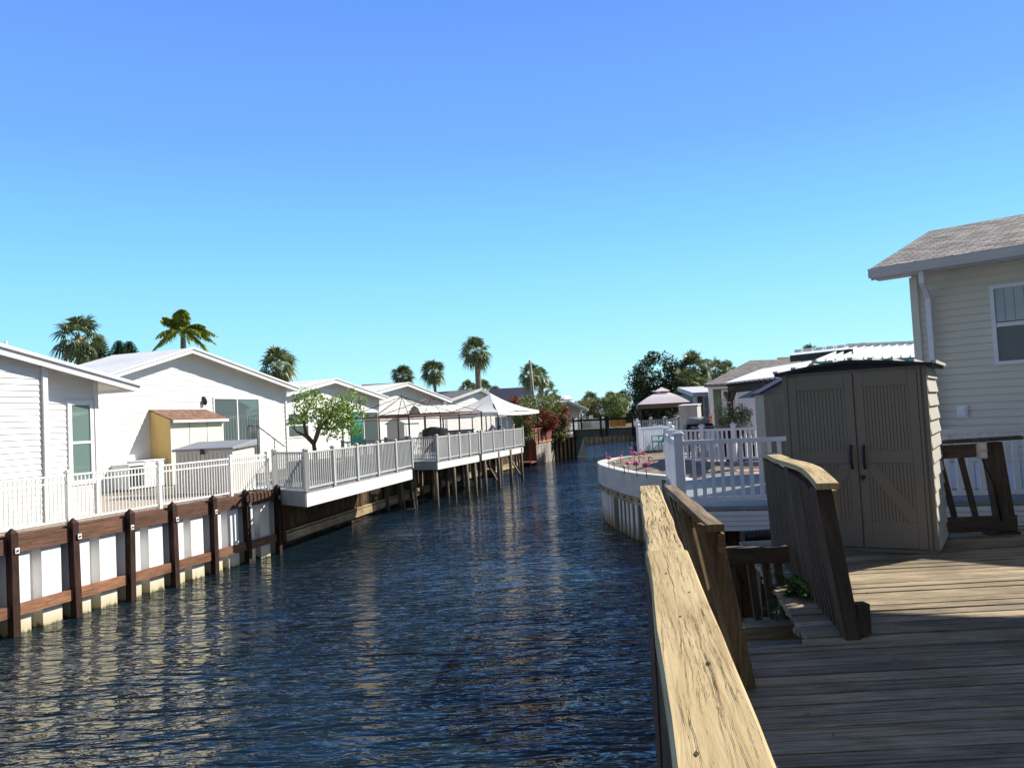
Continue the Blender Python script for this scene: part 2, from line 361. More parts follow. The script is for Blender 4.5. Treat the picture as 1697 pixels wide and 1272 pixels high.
# ---------------------------------------------------------------- building helpers
def clip(poly, axis, lim, keep_above):
    out = []
    for k in range(len(poly)):
        a, b = poly[k], poly[(k+1) % len(poly)]
        ia = (a[axis] >= lim) == keep_above or a[axis] == lim; ib = (b[axis] >= lim) == keep_above or b[axis] == lim
        if ia: out.append(a)
        if ia != ib:
            t = (lim-a[axis])/(b[axis]-a[axis]); out.append(tuple(a[q]+(b[q]-a[q])*t for q in (0, 1)))
    return out
def lap_wall(mb, origin, D, n, poly, lap=.11, proud=.020):
    "lap siding on the plane origin + D*s + Z*z with outward normal n; poly is convex in (s, z)"
    origin = V(origin); D = V(D).normalized(); n = V(n).normalized()
    z0 = min(p[1] for p in poly); z1 = max(p[1] for p in poly)
    k = 0
    while z0+k*lap < z1-1e-4:
        a, b = z0+k*lap, min(z0+(k+1)*lap, z1); k += 1
        q = clip(clip(poly, 1, a, True), 1, b, False)
        if len(q) < 3: continue
        q = [p for i_, p in enumerate(q) if abs(p[0]-q[i_-1][0])+abs(p[1]-q[i_-1][1]) > 1e-5]
        if len(q) < 3: continue
        mb.face([origin+D*p[0]+Z*p[1]+n*(proud*(1-(p[1]-a)/lap)) for p in q], [(p[0], p[1]) for p in q])
        lo = [p for p in q if abs(p[1]-a) < 1e-5]
        if len(lo) == 2:
            l, r = sorted(lo); A = origin+D*l[0]+Z*a; B = origin+D*r[0]+Z*a
            mb.face([A, B, B+n*proud, A+n*proud])
def window(parent, origin, D, n, s0, s1, z0, z1, fr='trim', gl='glass', name='window', cols=1, sash=True, fw=.07, proud=.05, pane_split=None):
    origin = V(origin); D = V(D).normalized(); n = V(n).normalized()
    f = MB(); o = origin+n*proud/2
    def bar(a0, a1, b0, b1, p=proud):
        c = origin+D*(a0+a1)/2+Z*(b0+b1)/2+n*p/2
        f.box(c, (a1-a0, p, b1-b0), D, n)
    bar(s0, s1, z0, z0+fw); bar(s0, s1, z1-fw, z1); bar(s0, s0+fw, z0+fw, z1-fw); bar(s1-fw, s1, z0+fw, z1-fw)
    cuts = [s0+fw+(s1-s0-2*fw)*k/cols for k in range(cols+1)]
    for c in cuts[1:-1]: bar(c-.03, c+.03, z0+fw, z1-fw, proud*.8)
    zm = (z0+z1)/2 if sash else None
    if sash: bar(s0+fw, s1-fw, zm-.03, zm+.03, proud*.85)
    fo = f.build(name, fr, parent)
    zs = [(z0+fw, zm-.03), (zm+.03, z1-fw)] if sash else [(z0+fw, z1-fw)]
    for i in range(cols):
        for (a, b) in zs:
            g = MB(); x0, x1 = cuts[i]+.005, cuts[i+1]-.005
            g.box(origin+D*(x0+x1)/2+Z*(a+b)/2+n*.018, (x1-x0, .012, b-a), D, n)
            g.build('pane', gl, fo)
    return fo
def railing(root, pts, h, z_gap=.09, post_w=.11, rail=.06, pw=.035, gap=.11, nposts=None, pm='greyrail', rm='greyrail', km='greyrail',
            cap=True, post_extra=.06, first=True, last=True, mid_rail=None, pick_over=0, postname='post', panelname='picket_panel', lw=None):
    "posts and picket panels between consecutive base points"
    for k in range(len(pts)-1):
        a, b = V(pts[k]), V(pts[k+1]); L = (b-a).length; D = (b-a).normalized()
        n = (nposts[k] if isinstance(nposts, list) else nposts) or max(1, round(L/2.0))
        for j in range(n+1):
            if j == 0 and (k > 0 or not first): continue
            if j == n and k == len(pts)-2 and not last: continue
            p = a+(b-a)*j/n; m = MB(); Dh = V((D.x, D.y, 0)).normalized()
            m.post(p, h+post_extra, post_w, X=Dh)
            if cap:
                m.post(p+Z*(h+post_extra), .025, post_w*1.25, X=Dh)
                m.post(p+Z*(h+post_extra+.025), .035, post_w*1.1, X=Dh, taper=.4)
            m.build(postname, pm, root)
        for j in range(n):
            p = a+(b-a)*j/n+D*post_w/2; q = a+(b-a)*(j+1)/n-D*post_w/2; m = MB()
            m.beam(p+Z*h, q+Z*h, rail*1.1, rail*.8); m.beam(p+Z*z_gap, q+Z*z_gap, rail*.8, rail*.8)
            if mid_rail: m.beam(p+Z*mid_rail, q+Z*mid_rail, rail*.6, rail*.7)
            l = (q-p).length; c = max(1, round(l/gap))
            for i in range(1, c):
                x = p+(q-p)*i/c
                m.post(x+Z*(z_gap), h-z_gap+pick_over, lw or pw, pw, X=D)
            m.build(panelname, rm, root)
def roof_slab(mb, a, b, c, d, t=.12):
    "four corners of the top face, ccw; u runs along the eave a-b"
    a, b, c, d = map(V, (a, b, c, d)); n = (b-a).cross(d-a).normalized()
    if n.z < 0: n = -n
    U = (b-a).normalized(); W_ = n.cross(U)
    top = [a, b, c, d]; bot = [p-n*t for p in top]
    mb.face(top, [((p-a).dot(U), (p-a).dot(W_)) for p in top])
    mb.face(bot[::-1])
    for k in range(4):
        mb.face([top[k], bot[k], bot[(k+1) % 4], top[(k+1) % 4]])
def gable_house(name, label, A, B, z0, zeL, zr, zeR=None, depth=9, over=.45, oL=.5, oR=.5, ridge=.5, roofm='roofwhite', wallm='siding', group='houses on the left bank', fasc=.20, lap=.16, vent=True, sideA=True):
    "A to B: foot of the gable wall facing the canal"
    zeR = zeR if zeR is not None else zeL
    A = V((A[0], A[1], 0)); B = V((B[0], B[1], 0)); D = (B-A).normalized(); n = V((D.y, -D.x, 0)); L = (B-A).length; rs = L*ridge
    root = thing(name, (A.x, A.y, z0), label, 'house', group)
    w = MB(); lap_wall(w, A, D, n, [(0, z0), (L, z0), (L, zeR), (rs, zr), (0, zeL)], lap)
    if sideA: lap_wall(w, A-n*depth, n, -D, [(0, z0), (depth, z0), (depth, zeL), (0, zeL)], lap)
    bk = MB()
    for (s_, ze) in ((L, zeR),):
        w.face([A+D*s_+Z*z0, A+D*s_+Z*ze, A+D*s_-n*depth+Z*ze, A+D*s_-n*depth+Z*z0])
    w.face([A-n*depth+Z*z0, A-n*depth+Z*zeL, A-n*depth+D*rs+Z*zr, A-n*depth+D*L+Z*zeR, A-n*depth+D*L+Z*z0])
    w.build('wall', wallm, root)
    t = MB()
    for s_, ze in ((0, zeL), (L, zeR)): t.post(A+D*s_+n*.012+Z*z0, ze-z0-.02, .11, .11, X=D)
    t.build('corner_trim', 'trim', root)
    r = MB(); slL = (zr-zeL)/rs; slR = (zr-zeR)/(L-rs); th = .07
    e = .06
    eL = A-D*oL+Z*(zeL-slL*oL+e); eR = A+D*(L+oR)+Z*(zeR-slR*oR+e); rg = A+D*rs+Z*(zr+e)
    f_, b_ = n*over, -n*(depth+over)
    roof_slab(r, eL+b_, eL+f_, rg+f_, rg+b_, th); roof_slab(r, eR+f_, eR+b_, rg+b_, rg+f_, th)
    ro = r.build('roof', roofm, root)
    fa = MB()
    for (p, q) in ((eL, rg), (rg, eR)):
        d_ = (q-p).normalized(); up = Z
        P1 = p+f_+n*.012-Z*(fasc/2-.01); P2 = q+f_+n*.012-Z*(fasc/2-.01)
        fa.prism([P1-Z*fasc/2, P2-Z*fasc/2, P2+Z*fasc/2, P1+Z*fasc/2], n*.03, d_)
        fa.prism([P1+Z*(fasc/2-.05)+n*.03, P2+Z*(fasc/2-.05)+n*.03, P2+Z*(fasc/2+.02)+n*.03, P1+Z*(fasc/2+.02)+n*.03], n*.05, d_)
    for p in (eL, eR):
        s_ = -1 if p is eL else 1
        c = p+(f_+b_)/2-Z*.09+D*s_*.04
        fa.box(c, ((f_-b_).length, .11, .13), n, D)
    fa.build('fascia', 'trim', ro)
    so_ = MB()
    for (p, q) in ((eL, rg), (rg, eR)):
        p1, q1 = p-Z*(th+.012), q-Z*(th+.012)
        so_.face([p1+f_, q1+f_, q1, p1])
    so_.build('soffit', 'soffit', ro)
    return root, A, D, n, L
# ---------------------------------------------------------------- plants
def leaf_blob(mb, blobs, size, R, aspect=.5, flat=0):
    "blobs: (centre, radii, count): small rhombic leaves through the volume of each, denser to the shell"
    for c, rad, cnt in blobs:
        c = V(c)
        for _ in range(cnt):
            while True:
                q = V((R.uniform(-1, 1), R.uniform(-1, 1), R.uniform(-1, 1)))
                if .15 < q.length < 1: break
            q = q*(q.length**-.45)*R.uniform(.75, 1.08)
            if q.length > 1.15: q *= 1/q.length
            p = c+V((q.x*rad[0], q.y*rad[1], q.z*rad[2]))
            a = V((R.gauss(0, 1), R.gauss(0, 1), R.gauss(0, .7-flat*.4))).normalized()
            b = a.cross(V((R.gauss(0, 1), R.gauss(0, 1), R.gauss(0, 1)))).normalized()
            l = size*R.uniform(.6, 1.3); w = l*aspect
            mb.face([p-a*l/2, p-b*w/2+a*l*.05, p+a*l/2, p+b*w/2+a*l*.05], [(0, 0)]*4)
def broad_tree(name, label, base, crown_c, rad, nclump, per, leaf, mat, cat='tree', group=None, seed=1, trunk_r=.12, limbs=5, fill=1.0, extra=None, extram=None, clump_r=.34):
    R = random.Random(seed); base = V(base); c = V(crown_c)
    root = thing(name, base, label, cat, group)
    t = MB(); fork = base.lerp(c-Z*rad[2]*.6, .75)
    t.tube([base-Z*.1, base.lerp(fork, .5)+V((R.uniform(-.1, .1),)*2+(0,))*trunk_r*3, fork], [trunk_r*1.2, trunk_r*.9, trunk_r*.75], 8)
    for k in range(limbs):
        a = 6.28*k/limbs+R.uniform(-.4, .4); e = c+V((math.cos(a)*rad[0]*.7, math.sin(a)*rad[1]*.7, R.uniform(-.35, .6)*rad[2]))
        m = fork.lerp(e, .5)+Z*.12*rad[2]
        t.tube([fork, m, e], [trunk_r*.6, trunk_r*.35, trunk_r*.1], 6)
    t.build('trunk', 'bark', root)
    f = MB(); bl = []
    f2 = MB(); bl2 = []
    for k in range(nclump):
        while True:
            q = V((R.uniform(-1, 1), R.uniform(-1, 1), R.uniform(-.9, 1)))
            if .25 < q.length < 1: break
        q = q*(q.length**-.5)
        rr = clump_r*R.uniform(.55, 1.25)*fill
        p = c+V((q.x*rad[0]*(1-clump_r*.6), q.y*rad[1]*(1-clump_r*.6), q.z*rad[2]*(1-clump_r*.6)))
        b = (p, (rad[0]*rr, rad[1]*rr, rad[2]*rr*.8), per)
        (bl2 if extra and R.random() < extra else bl).append(b)
    leaf_blob(f, bl, leaf, R); f.build('crown', mat, root)
    if bl2: leaf_blob(f2, bl2, leaf, R); f2.build('crown', extram, root)
    return root
def fan_leaf(mb, o, d, Lp, Lb, R, n=19, droop=.35, wid=.055):
    d = d.normalized(); side = d.cross(Z)
    if side.length < .1: side = V((R.uniform(-1, 1), R.uniform(-1, 1), 0))
    side.normalize(); roll = R.uniform(-.7, .7); up = side.cross(d)
    side = side*math.cos(roll)+up*math.sin(roll); up = side.cross(d).normalized()
    e = o+d*Lp-Z*Lp*droop*.3
    w = .018
    mb.face([o-side*w, o+side*w, e+side*w*.6, e-side*w*.6], [(0, 0)]*4)
    for k in range(n):
        a = math.radians(-118+236*k/(n-1)+R.uniform(-4, 4)); l = Lb*(1-.22*abs(a)/2)*R.uniform(.88, 1.08)
        dr = d*math.cos(a)+side*math.sin(a)
        m_ = e+dr*l*.55+up*.10*l-Z*droop*l*.10; tip = e+dr*l-Z*droop*l*R.uniform(.45, .95)
        pw = dr.cross(up).normalized()*wid*Lb
        mb.face([e, m_-pw, tip, m_+pw], [(0, 0)]*4)
def sabal(name, label, px, py, d, r, zb=1.75, seed=1, leaves=38, tr=.19, group='palms behind the houses', boots=True):
    "px, py: centre of crown, r: crown radius in metres"
    R = random.Random(seed); c = P(px, py, d=d); base = V((c.x+R.uniform(-.3, .3), c.y, zb))
    root = thing(name, base, label, 'palm tree', group)
    heart = c-Z*r*.25
    t = MB(); n = 9; pts = []; rs = []
    for k in range(n+1):
        u = k/n; pts.append(base.lerp(heart, u)+V((math.sin(u*3)*.15, 0, 0))); rs.append(tr*(1.15-.3*u)*(1+.05*R.uniform(-1, 1)))
    t.tube(pts, rs, 9)
    if boots:
        for k in range(46):
            u = R.uniform(0, 1)*1.25; a = R.uniform(0, 6.28); p = heart-Z*(u+.05)
            o = V((math.cos(a), math.sin(a), 0))
            t.beam(p+o*tr*.6, p+o*(tr*1.7)+Z*.22, .09, .03)
    t.build('trunk', 'trunk', root)
    f = MB(); dd = MB()
    for k in range(leaves):
        u = (k+.5)/leaves; el = math.radians(88-155*u**.9+R.uniform(-9, 9)); a = k*2.399+R.uniform(-.25, .25)
        dv = V((math.cos(a)*math.cos(el), math.sin(a)*math.cos(el), math.sin(el)))
        s_ = R.uniform(.85, 1.1)
        fan_leaf(f, heart, dv, r*.55*s_, r*.62*s_, R, droop=.35+.4*u)
    f.build('crown', 'palmleaf', root)
    for k in range(7):
        a = k*.9+R.uniform(-.3, .3); fan_leaf(dd, heart, V((math.cos(a)*.6, math.sin(a)*.6, -.8)), r*.32, r*.4, R, n=9, droop=.6)
    dd.build('dead_fronds', 'deadleaf', root)
    return root
def queen_palm(name, label, px, py, d, r, fr=None, zb=1.75, seed=3):
    R = random.Random(seed); c = P(px, py, d=d); base = V((c.x, c.y, zb)); root = thing(name, base, label, 'palm tree', 'palms behind the houses')
    t = MB(); t.tube([base, base.lerp(c, .5), c-Z*.9, c], [.2, .17, .16, .12], 9); t.build('trunk', 'trunk', root)
    f = MB()
    for k in range(22):
        a = k*2.399+.5; el = R.uniform(-.2, 1.25); L = r*R.uniform(.9, 1.15)
        o = V((math.cos(a), math.sin(a), 0)); pts = []
        for j in range(15):
            u = j/14; pts.append(c+o*L*(math.cos(el)*u*(1-.12*u))+Z*L*(math.sin(el)*u-.62*u*u*math.cos(el*.6)*.9))
        for j in range(14):
            p, q = pts[j], pts[j+1]; tdir = (q-p).normalized(); sd_ = tdir.cross(Z).normalized()
            f.face([p-sd_*.02, p+sd_*.02, q+sd_*.02, q-sd_*.02], [(0, 0)]*4)
            if j < 2: continue
            for i in range(3):
                x = p.lerp(q, i/3); ll = L*.24*math.sin(math.pi*min(1, (j+i/3)/14*.85+.15))
                for s_ in (-1, 1):
                    dr = (sd_*s_*.75+tdir*.45+Z*R.uniform(-.75, .05)).normalized()
                    w = tdir*.055
                    f.face([x-w, x+w, x+dr*ll*.6+w*.8-Z*.02*ll, x+dr*ll-Z*.3*ll], [(0, 0)]*4)
    f.build('crown', 'queenleaf', root); return root
def norfolk(name, label, px, py, d, r, h, zb=1.75, seed=1):
    R = random.Random(seed); top = P(px, py, d=d); base = V((top.x, top.y, zb)); root = thing(name, base, label, 'conifer', 'norfolk pines behind the white houses')
    t = MB(); t.tube([base, top-Z*.2], [.16, .03], 8); t.build('trunk', 'bark', root)
    f = MB(); z = top.z
    k = 0
    while z > top.z-h:
        u = (top.z-z)/h; L = r*(.16+.84*u**.7)
        for j in range(11):
            a = j*.571+k*.5+R.uniform(-.1, .1); o = V((math.cos(a), math.sin(a), 0)); s_ = V((-o.y, o.x, 0))
            m = 10
            for i in range(1, m+1):
                v = i/m; p = V((top.x, top.y, z))+o*L*v+Z*(.28*L*v*v+.02)
                w = L*.34*(1-v*.6)
                for q in (-1, 1):
                    e = p+s_*q*w+o*w*.7+Z*w*.7
                    f.face([p-o*.05, p+o*.05, e+Z*.05, e-Z*.03], [(0, 0)]*4)
                    f.face([p-o*.05, p+Z*.06, e*.4+p*.6+Z*w*.55, p+o*.06], [(0, 0)]*4)
        z -= .17+.05*u; k += 1
    f.build('crown', 'pineleaf', root); return root
def proj(p):
    q = V(p)-V((0, 0, CAMH)); w = q.dot(_f); return (848.5+FPX*q.dot(_r)/w, 636-FPX*q.dot(_u)/w)
def online(O, D, px, z=1.8, zs=3.6):
    "point of the horizontal line O + D s whose picture column is px"
    zs = z if z > 1 else zs; O = V((O[0], O[1], zs)); D = V((D[0], D[1], 0)).normalized()
    n_ = _r*FPX - _f*(px-848.5)           # plane through the eye holding the column
    s = -(O-V((0, 0, CAMH))).dot(n_)/D.dot(n_); p = O+D*s; p.z = z; return p
U1 = V((.289, .957, 0)).normalized(); N1 = V((U1.y, -U1.x, 0))     # along the left seawall; towards the canal
# ================================================================ ground and water
LEFT = [(-13.6, 0), (-13.6+.0, 0), (-9.4, 14.35), (-7.0, 22.4), (-7.2, 23.8), (-5.63, 31.96), (-3.4, 44.3), (-.3, 53.2), (.2, 57.4), (1.4, 57.15), (3.3, 63.3), (4.9, 64.9), (5.3, 68), (6.5, 80), (7.8, 92)]
O_ = V((-9.4, 14.35, 0)); O_ = O_-N1*.42; LEFT[0] = tuple((O_-U1*40)[:2]); LEFT[1] = tuple((O_-U1*12)[:2]); LEFT[2] = tuple(O_[:2]); LEFT[3] = (-7.4, 22.6)
RIGHT = [(16, 99.5), (15.5, 90), (12.6, 70), (10.1, 62), (8.3, 48), (6.2, 33), (5.1, 29.8), (4.5, 29.7), (3.45, 28.9), (2.85, 26.6), (2.9, 23.7), (3.2, 21.6), (3.65, 20.2), (3.85, 17.5), (3.3, 13.2), (2.9, 11.75), (4.75, 11.6), (4.8, 2), (4.8, -30)]
bm = bmesh.new()
def _strip(line, side, ya, yb):
    n = len(line); vi = [bm.verts.new((x, y, 1.74)) for x, y in line]; vo = [bm.verts.new((side, ya+(yb-ya)*k/(n-1), 1.74)) for k in range(n)]
    vl = [bm.verts.new((x, y, -1.2)) for x, y in line]
    for k in range(n-1):
        bm.faces.new((vi[k], vi[k+1], vo[k+1], vo[k])); bm.faces.new((vi[k], vi[k+1], vl[k+1], vl[k]))
    return vi, vo, vl
li, lo_, ll = _strip(LEFT, -900, -60, 110); ri, ro_, rl = _strip(RIGHT, 900, 110, -60)
e1, e2 = bm.verts.new((-900, 1500, 1.74)), bm.verts.new((900, 1500, 1.74))
bm.faces.new((li[-1], ri[0], e2, e1)); bm.faces.new((li[-1], e1, lo_[-1])); bm.faces.new((ri[0], ro_[0], e2)); bm.faces.new((li[-1], ri[0], rl[0], ll[-1]))
bmesh.ops.recalc_face_normals(bm, faces=bm.faces)
me = bpy.data.meshes.new('ground'); bm.to_mesh(me); bm.free(); me.materials.append(M_['ground'])
g_ = bpy.data.objects.new('ground', me); COL.objects.link(g_); g_['kind'] = 'structure'
# water
m, n, b = _mat('canal_water')
b.inputs['Base Color'].default_value = (.006, .017, .027, 1); b.inputs['Roughness'].default_value = .04; b.inputs['IOR'].default_value = 1.333
b.inputs['Specular IOR Level'].default_value = 1.0
tc = n.nodes.new('ShaderNodeTexCoord')
def wav(scale, sc_, det, dist, rough=.5, rot=0):
    a = n.nodes.new('ShaderNodeMapping'); a.inputs['Scale'].default_value = (scale[0], scale[1], 1); a.inputs['Rotation'].default_value = (0, 0, rot)
    n.links.new(tc.outputs['Object'], a.inputs[0]); return _noise(n, a.outputs[0], sc_, det, rough, dist)
def mad(a, k, c):
    q = n.nodes.new('ShaderNodeMath'); q.operation = 'MULTIPLY_ADD'; n.links.new(a, q.inputs[0]); q.inputs[1].default_value = k
    if c is None: q.inputs[2].default_value = 0
    else: n.links.new(c, q.inputs[2])
    return q.outputs[0]
h = mad(wav((.5, 1.9), 1.25, 2, .9, .4, .05), 1.0, None)
h = mad(wav((.7, 2.2), 2.7, 2, .8, .45, -.12), .55, h)
h = mad(wav((1, 1.8), 7.0, 2, .2, .5, .3), .05, h)
h = mad(wav((.25, .35), .8, 2, 0), .45, h)
pt = n.nodes.new('ShaderNodeMapRange'); n.links.new(wav((.5, .9), .35, 2, .5), pt.inputs['Value']); pt.inputs['From Min'].default_value = .32; pt.inputs['From Max'].default_value = .66; pt.inputs['To Min'].default_value = .55; pt.inputs['To Max'].default_value = 1.25
hm = n.nodes.new('ShaderNodeMath'); hm.operation = 'MULTIPLY'; n.links.new(h, hm.inputs[0]); n.links.new(pt.outputs[0], hm.inputs[1]); h = hm.outputs[0]
bp = _bump(n, b, h, 1.0, .29)
M_['water'] = m
w = MB(); w.face([(-60, -30, 0), (60, -30, 0), (60, 130, 0), (-60, 130, 0)]); struct('water', w, 'water')
# patio paving, left
w = MB(); a, b_, c, d = [O_-U1*10-N1*.1, O_+U1*8.4-N1*.1, O_+U1*8.4-N1*16, O_-U1*10-N1*16]
w.face([p+Z*1.765 for p in (a, b_, c, d)]); struct('patio', w, 'paver')
# ================================================================ left seawall
SW = V((-9.21, 14.41, 0)); BAY = 1.395
root = thing('seawall', SW, 'white corrugated seawall with dark brown posts and two brown rails along the near left bank', 'seawall')
s0, s1 = -3*BAY-2, 6*BAY
sh = MB(); per = BAY/2; k = 0; pts = []; s = s0-.3
while s < s1+.02:
    pts += [(s, -.38), (s+.19, -.38), (s+.21, -.17), (s+.21+.44, -.17), (s+per-.02, -.38)]; s += per
for (sa, oa), (sb, ob) in zip(pts[:-1], pts[1:]):
    if sb-sa < .002: continue
    A = SW+U1*sa+N1*oa; B = SW+U1*sb+N1*ob
    if sb > s1+.05: break
    sh.face([A-Z*.6, B-Z*.6, B+Z*1.72, A+Z*1.72])
sh.build('sheet_panel', 'sheet', root)
cp = MB()
for k in range(-5, 6):
    A = SW+U1*(k*BAY+.085)+N1*-.12; B = SW+U1*((k+1)*BAY-.085)+N1*-.12
    cp.beam(A+Z*1.64, B+Z*1.64, .07, .28)
cp.build('cap_beam', 'wale', root)
tp = MB(); tp.box(SW+U1*(s0+s1)/2-N1*.30+Z*1.795, (s1-s0+.2, .26, .04), U1); tp.build('cap_board', 'wale', root)
lw = MB()
for k in range(-5, 6):
    A = SW+U1*(k*BAY+.085)+N1*-.10; B = SW+U1*((k+1)*BAY-.085)+N1*-.10
    lw.beam(A+Z*.46, B+Z*.46+U1*0, .08, .21)
lw.build('lower_beam', 'oldwale', root)
for k in range(-5, 7):
    p = SW+U1*k*BAY-N1*.06; m_ = MB(); ln = R_.uniform(-.03, .03)
    m_.post(p-Z*.8, 2.66, .145, X=U1, lean=(ln, ln)); m_.post(p+V((ln, ln, 1.86)), .10, .16, X=U1, taper=.15)
    po = m_.build('post', 'walepost', root)
    q = MB(); c = p+N1*.05-U1*.088+Z*1.60
    c = p+N1*.082+U1*.02+Z*R_.uniform(1.53, 1.62)
    q.box(c, (.085, .02, .10), U1, N1); q.build('bolt_plate', 'trim', po)
    q = MB(); q.box(c+N1*.018, (.03, .02, .03), U1, N1); q.build('bolt', 'black', po)
# mooring cleats and a hose outlet stand in as small algae clumps: nothing else on the wall
# ================================================================ left white picket fence
FL = SW-N1*.32
root = thing('picket_fence', FL+Z*1.8, 'low white metal picket fence on top of the near left seawall', 'fence')
fp = [online(FL, U1, q, 1.81) for q in (114, 265, 383, 444)]
st = (fp[1]-fp[0])
pts = [fp[0]-st*2, fp[0]-st, fp[0], fp[1], fp[2], fp[3]]
railing(root, pts, 1.0, z_gap=.10, post_w=.09, rail=.045, pw=.02, gap=.10, nposts=1, pm='alu', rm='alu', mid_rail=.86, post_extra=.05)
# ================================================================ house 1
C1 = V((-9.96, 18.67, 0)); A1 = C1-U1*9.0
root, A, D, n_, L = gable_house('house', 'white clapboard house at the far left edge with one tall window', A1, C1, 1.75, 4.9, 5.75, depth=8, over=.5, oL=.6, oR=.9, ridge=.5, lap=.13)
w = MB(); bp_ = C1-U1*1.62
zt = 4.9+1.62*(.85/4.5)
lap_wall(w, A1+n_*.30, D, n_, [(0, 1.75), (9-1.62, 1.75), (9-1.62, zt-.05), (4.5, 5.70), (0, 4.85)], .13)
w.face([bp_+Z*1.75, bp_+n_*.3+Z*1.75, bp_+n_*.3+Z*(zt-.05), bp_+Z*(zt-.05)])
w.build('wall', 'siding', root)
t = MB(); t.post(bp_+n_*.312-D*.06+Z*1.75, zt-1.83, .12, X=D); t.build('corner_trim', 'trim', root)
pa = online(C1, U1, 118.5, 0); pb = online(C1, U1, 149, 0)
sa, sb = (pa-A1).dot(D), (pb-A1).dot(D)
window(root, A1, D, n_, sa-.12, sb+.08, 2.48, 4.42, gl='glassg', fw=.10)
# roof vent stub
q = MB(); q.tube([P(10, 572, d=17)-Z*.05, P(10, 565, d=17)], .03, 6); q.build('vent_pipe', 'trim', root)
# ================================================================ house 2
A2 = V((-13.57, 25.7, 0))-U1*.6; B2 = online(A2, U1, 474, 0)
root, A, D, n_, L = gable_house('house', 'white clapboard house with a glass sliding door and a yellow lean-to against its gable', A2, B2, 1.75, 5.40, 6.68, depth=2.6, over=.52, oL=1.2, oR=.35, ridge=.40, lap=.20)
pa = online(A2, U1, 354, 0); pb = online(A2, U1, 430, 0); sa, sb = (pa-A2).dot(D), (pb-A2).dot(D)
fo = window(root, A2, D, n_, sa, sb, 2.45, 4.93, name='sliding_door', cols=2, sash=False, fw=.06)
q = MB()
for s_ in (sa+.5, ):
    for k in range(16): q.box(A2+D*(sa+.12+k*(sb-sa-.24)/15)+n_*.026+Z*3.35, (.008, .006, 1.7), D, n_)
q.build('vertical_blind', 'blind', fo)
pl = online(A2, U1, 338, 0); q = MB(); c = pl+n_*.10; c.z = 4.83
q.lathe(c-Z*.12, [(.03, -.1), (.07, -.06), (.09, .05), (.09, .12), (.03, .2)], 8); q.box(c-n_*.05+Z*.02, (.08, .06, .22), D, n_); q.build('wall_lantern', 'darkmetal', root)
# yellow lean-to
YA = online(A2, U1, 249, 0); W_ = 2.9; Dp = .85
root = thing('storage_closet', YA+Z*1.77, 'pale yellow lean-to closet with a rusty sloping roof against the white house', 'shed')
w = MB(); y0 = YA+n_*.02
def yb(s_, o, z): return y0+D*s_+n_*o+Z*z
w.face([yb(0, 0, 1.77), yb(0, Dp, 1.77), yb(0, Dp, 4.05), yb(0, 0, 4.40)]); w.build('side_wall', 'yellow', root)
w = MB(); w.prism([yb(0, Dp, 1.77), yb(W_, Dp, 1.77), yb(W_, Dp, 4.05), yb(0, Dp, 4.05)], n_*-.03)
w.face([yb(W_, 0, 1.77), yb(W_, Dp, 1.77), yb(W_, Dp, 4.05), yb(W_, 0, 4.40)]); w.build('front_wall', 'yellow2', root)
w = MB(); roof_slab(w, yb(-.06, Dp+.18, 4.04), yb(W_+.1, Dp+.18, 4.04), yb(W_+.1, 0, 4.46), yb(-.06, 0, 4.46), .04); ro = w.build('roof', 'rust', root)
w = MB(); w.box(yb(W_/2, Dp+.195, 3.99), (W_+.16, .02, .09), D, n_); w.build('edge_trim', 'trim', ro)
w = MB()
for s_ in (.97, 1.94): w.box(yb(s_, Dp+.006, 2.9), (.02, .012, 2.2), D, n_)
w.build('door_seam', 'greylid', root)
# condenser + generator
cu = P(190, 813, z=1.79); root = thing('air_conditioner', cu, 'air conditioning unit with a dark grille and white cabinet behind the white picket fence', 'air conditioner')
c = cu+U1*.2; q = MB(); q.box(c+U1*.35+Z*.42, (.7, .8, .84), U1, N1); q.build('cabinet', 'pale', root, bevel=.02)
q = MB()
for k in range(15): q.box(c+U1*.35+N1*.412+Z*(.12+k*.045), (.60, .02, .018), U1, N1)
q.box(c+U1*.35+N1*.404+Z*.43, (.60, .008, .68), U1, N1); q.build('grille', 'black', root)
q = MB(); q.box(c+U1*1.45+Z*.44, (1.35, .7, .88), U1, N1); q.box(c+U1*1.45+Z*.90, (1.4, .75, .05), U1, N1); q.box(c+U1*1.75+N1*.36+Z*.6, (.06, .02, .06), U1, N1); q.build('cabinet', 'trim', root, bevel=.015)
# pale resin storage box
BR = V((-8.1, 22.5, 1.79)); BL = BR-N1*1.95; dpt = U1*1.05
root = thing('storage_box', BR, 'pale resin storage box with a grey hinged lid behind the white picket fence', 'storage box')
w = MB(); w.prism([BR, BL, BL+dpt, BR+dpt], Z*1.22)
for k in range(13): w.box(BR-N1*(.12+k*.143)-U1*.012+Z*.62, (.085, .024, 1.04), N1, U1)
w.build('body', 'bin', root)
w = MB(); e_ = .08
a, b_, c, d = BR+N1*e_-U1*e_, BL-N1*e_-U1*e_, BL-N1*e_+dpt*1.05, BR+N1*e_+dpt*1.05
lo_ = [p+Z*1.22 for p in (a, b_)]+[p+Z*1.30 for p in (c, d)]; hi_ = [p+Z*1.29 for p in (a, b_)]+[p+Z*1.48 for p in (c, d)]
w.solid(lo_+hi_, [(3, 2, 1, 0), (4, 5, 6, 7), (0, 1, 5, 4), (1, 2, 6, 5), (2, 3, 7, 6), (3, 0, 4, 7)], N1); w.build('lid', 'greylid', root, bevel=.02)
w = MB(); w.box(BR-N1*.95-U1*.1+Z*1.2, (.10, .05, .16), N1, U1); w.build('latch', 'black', root)
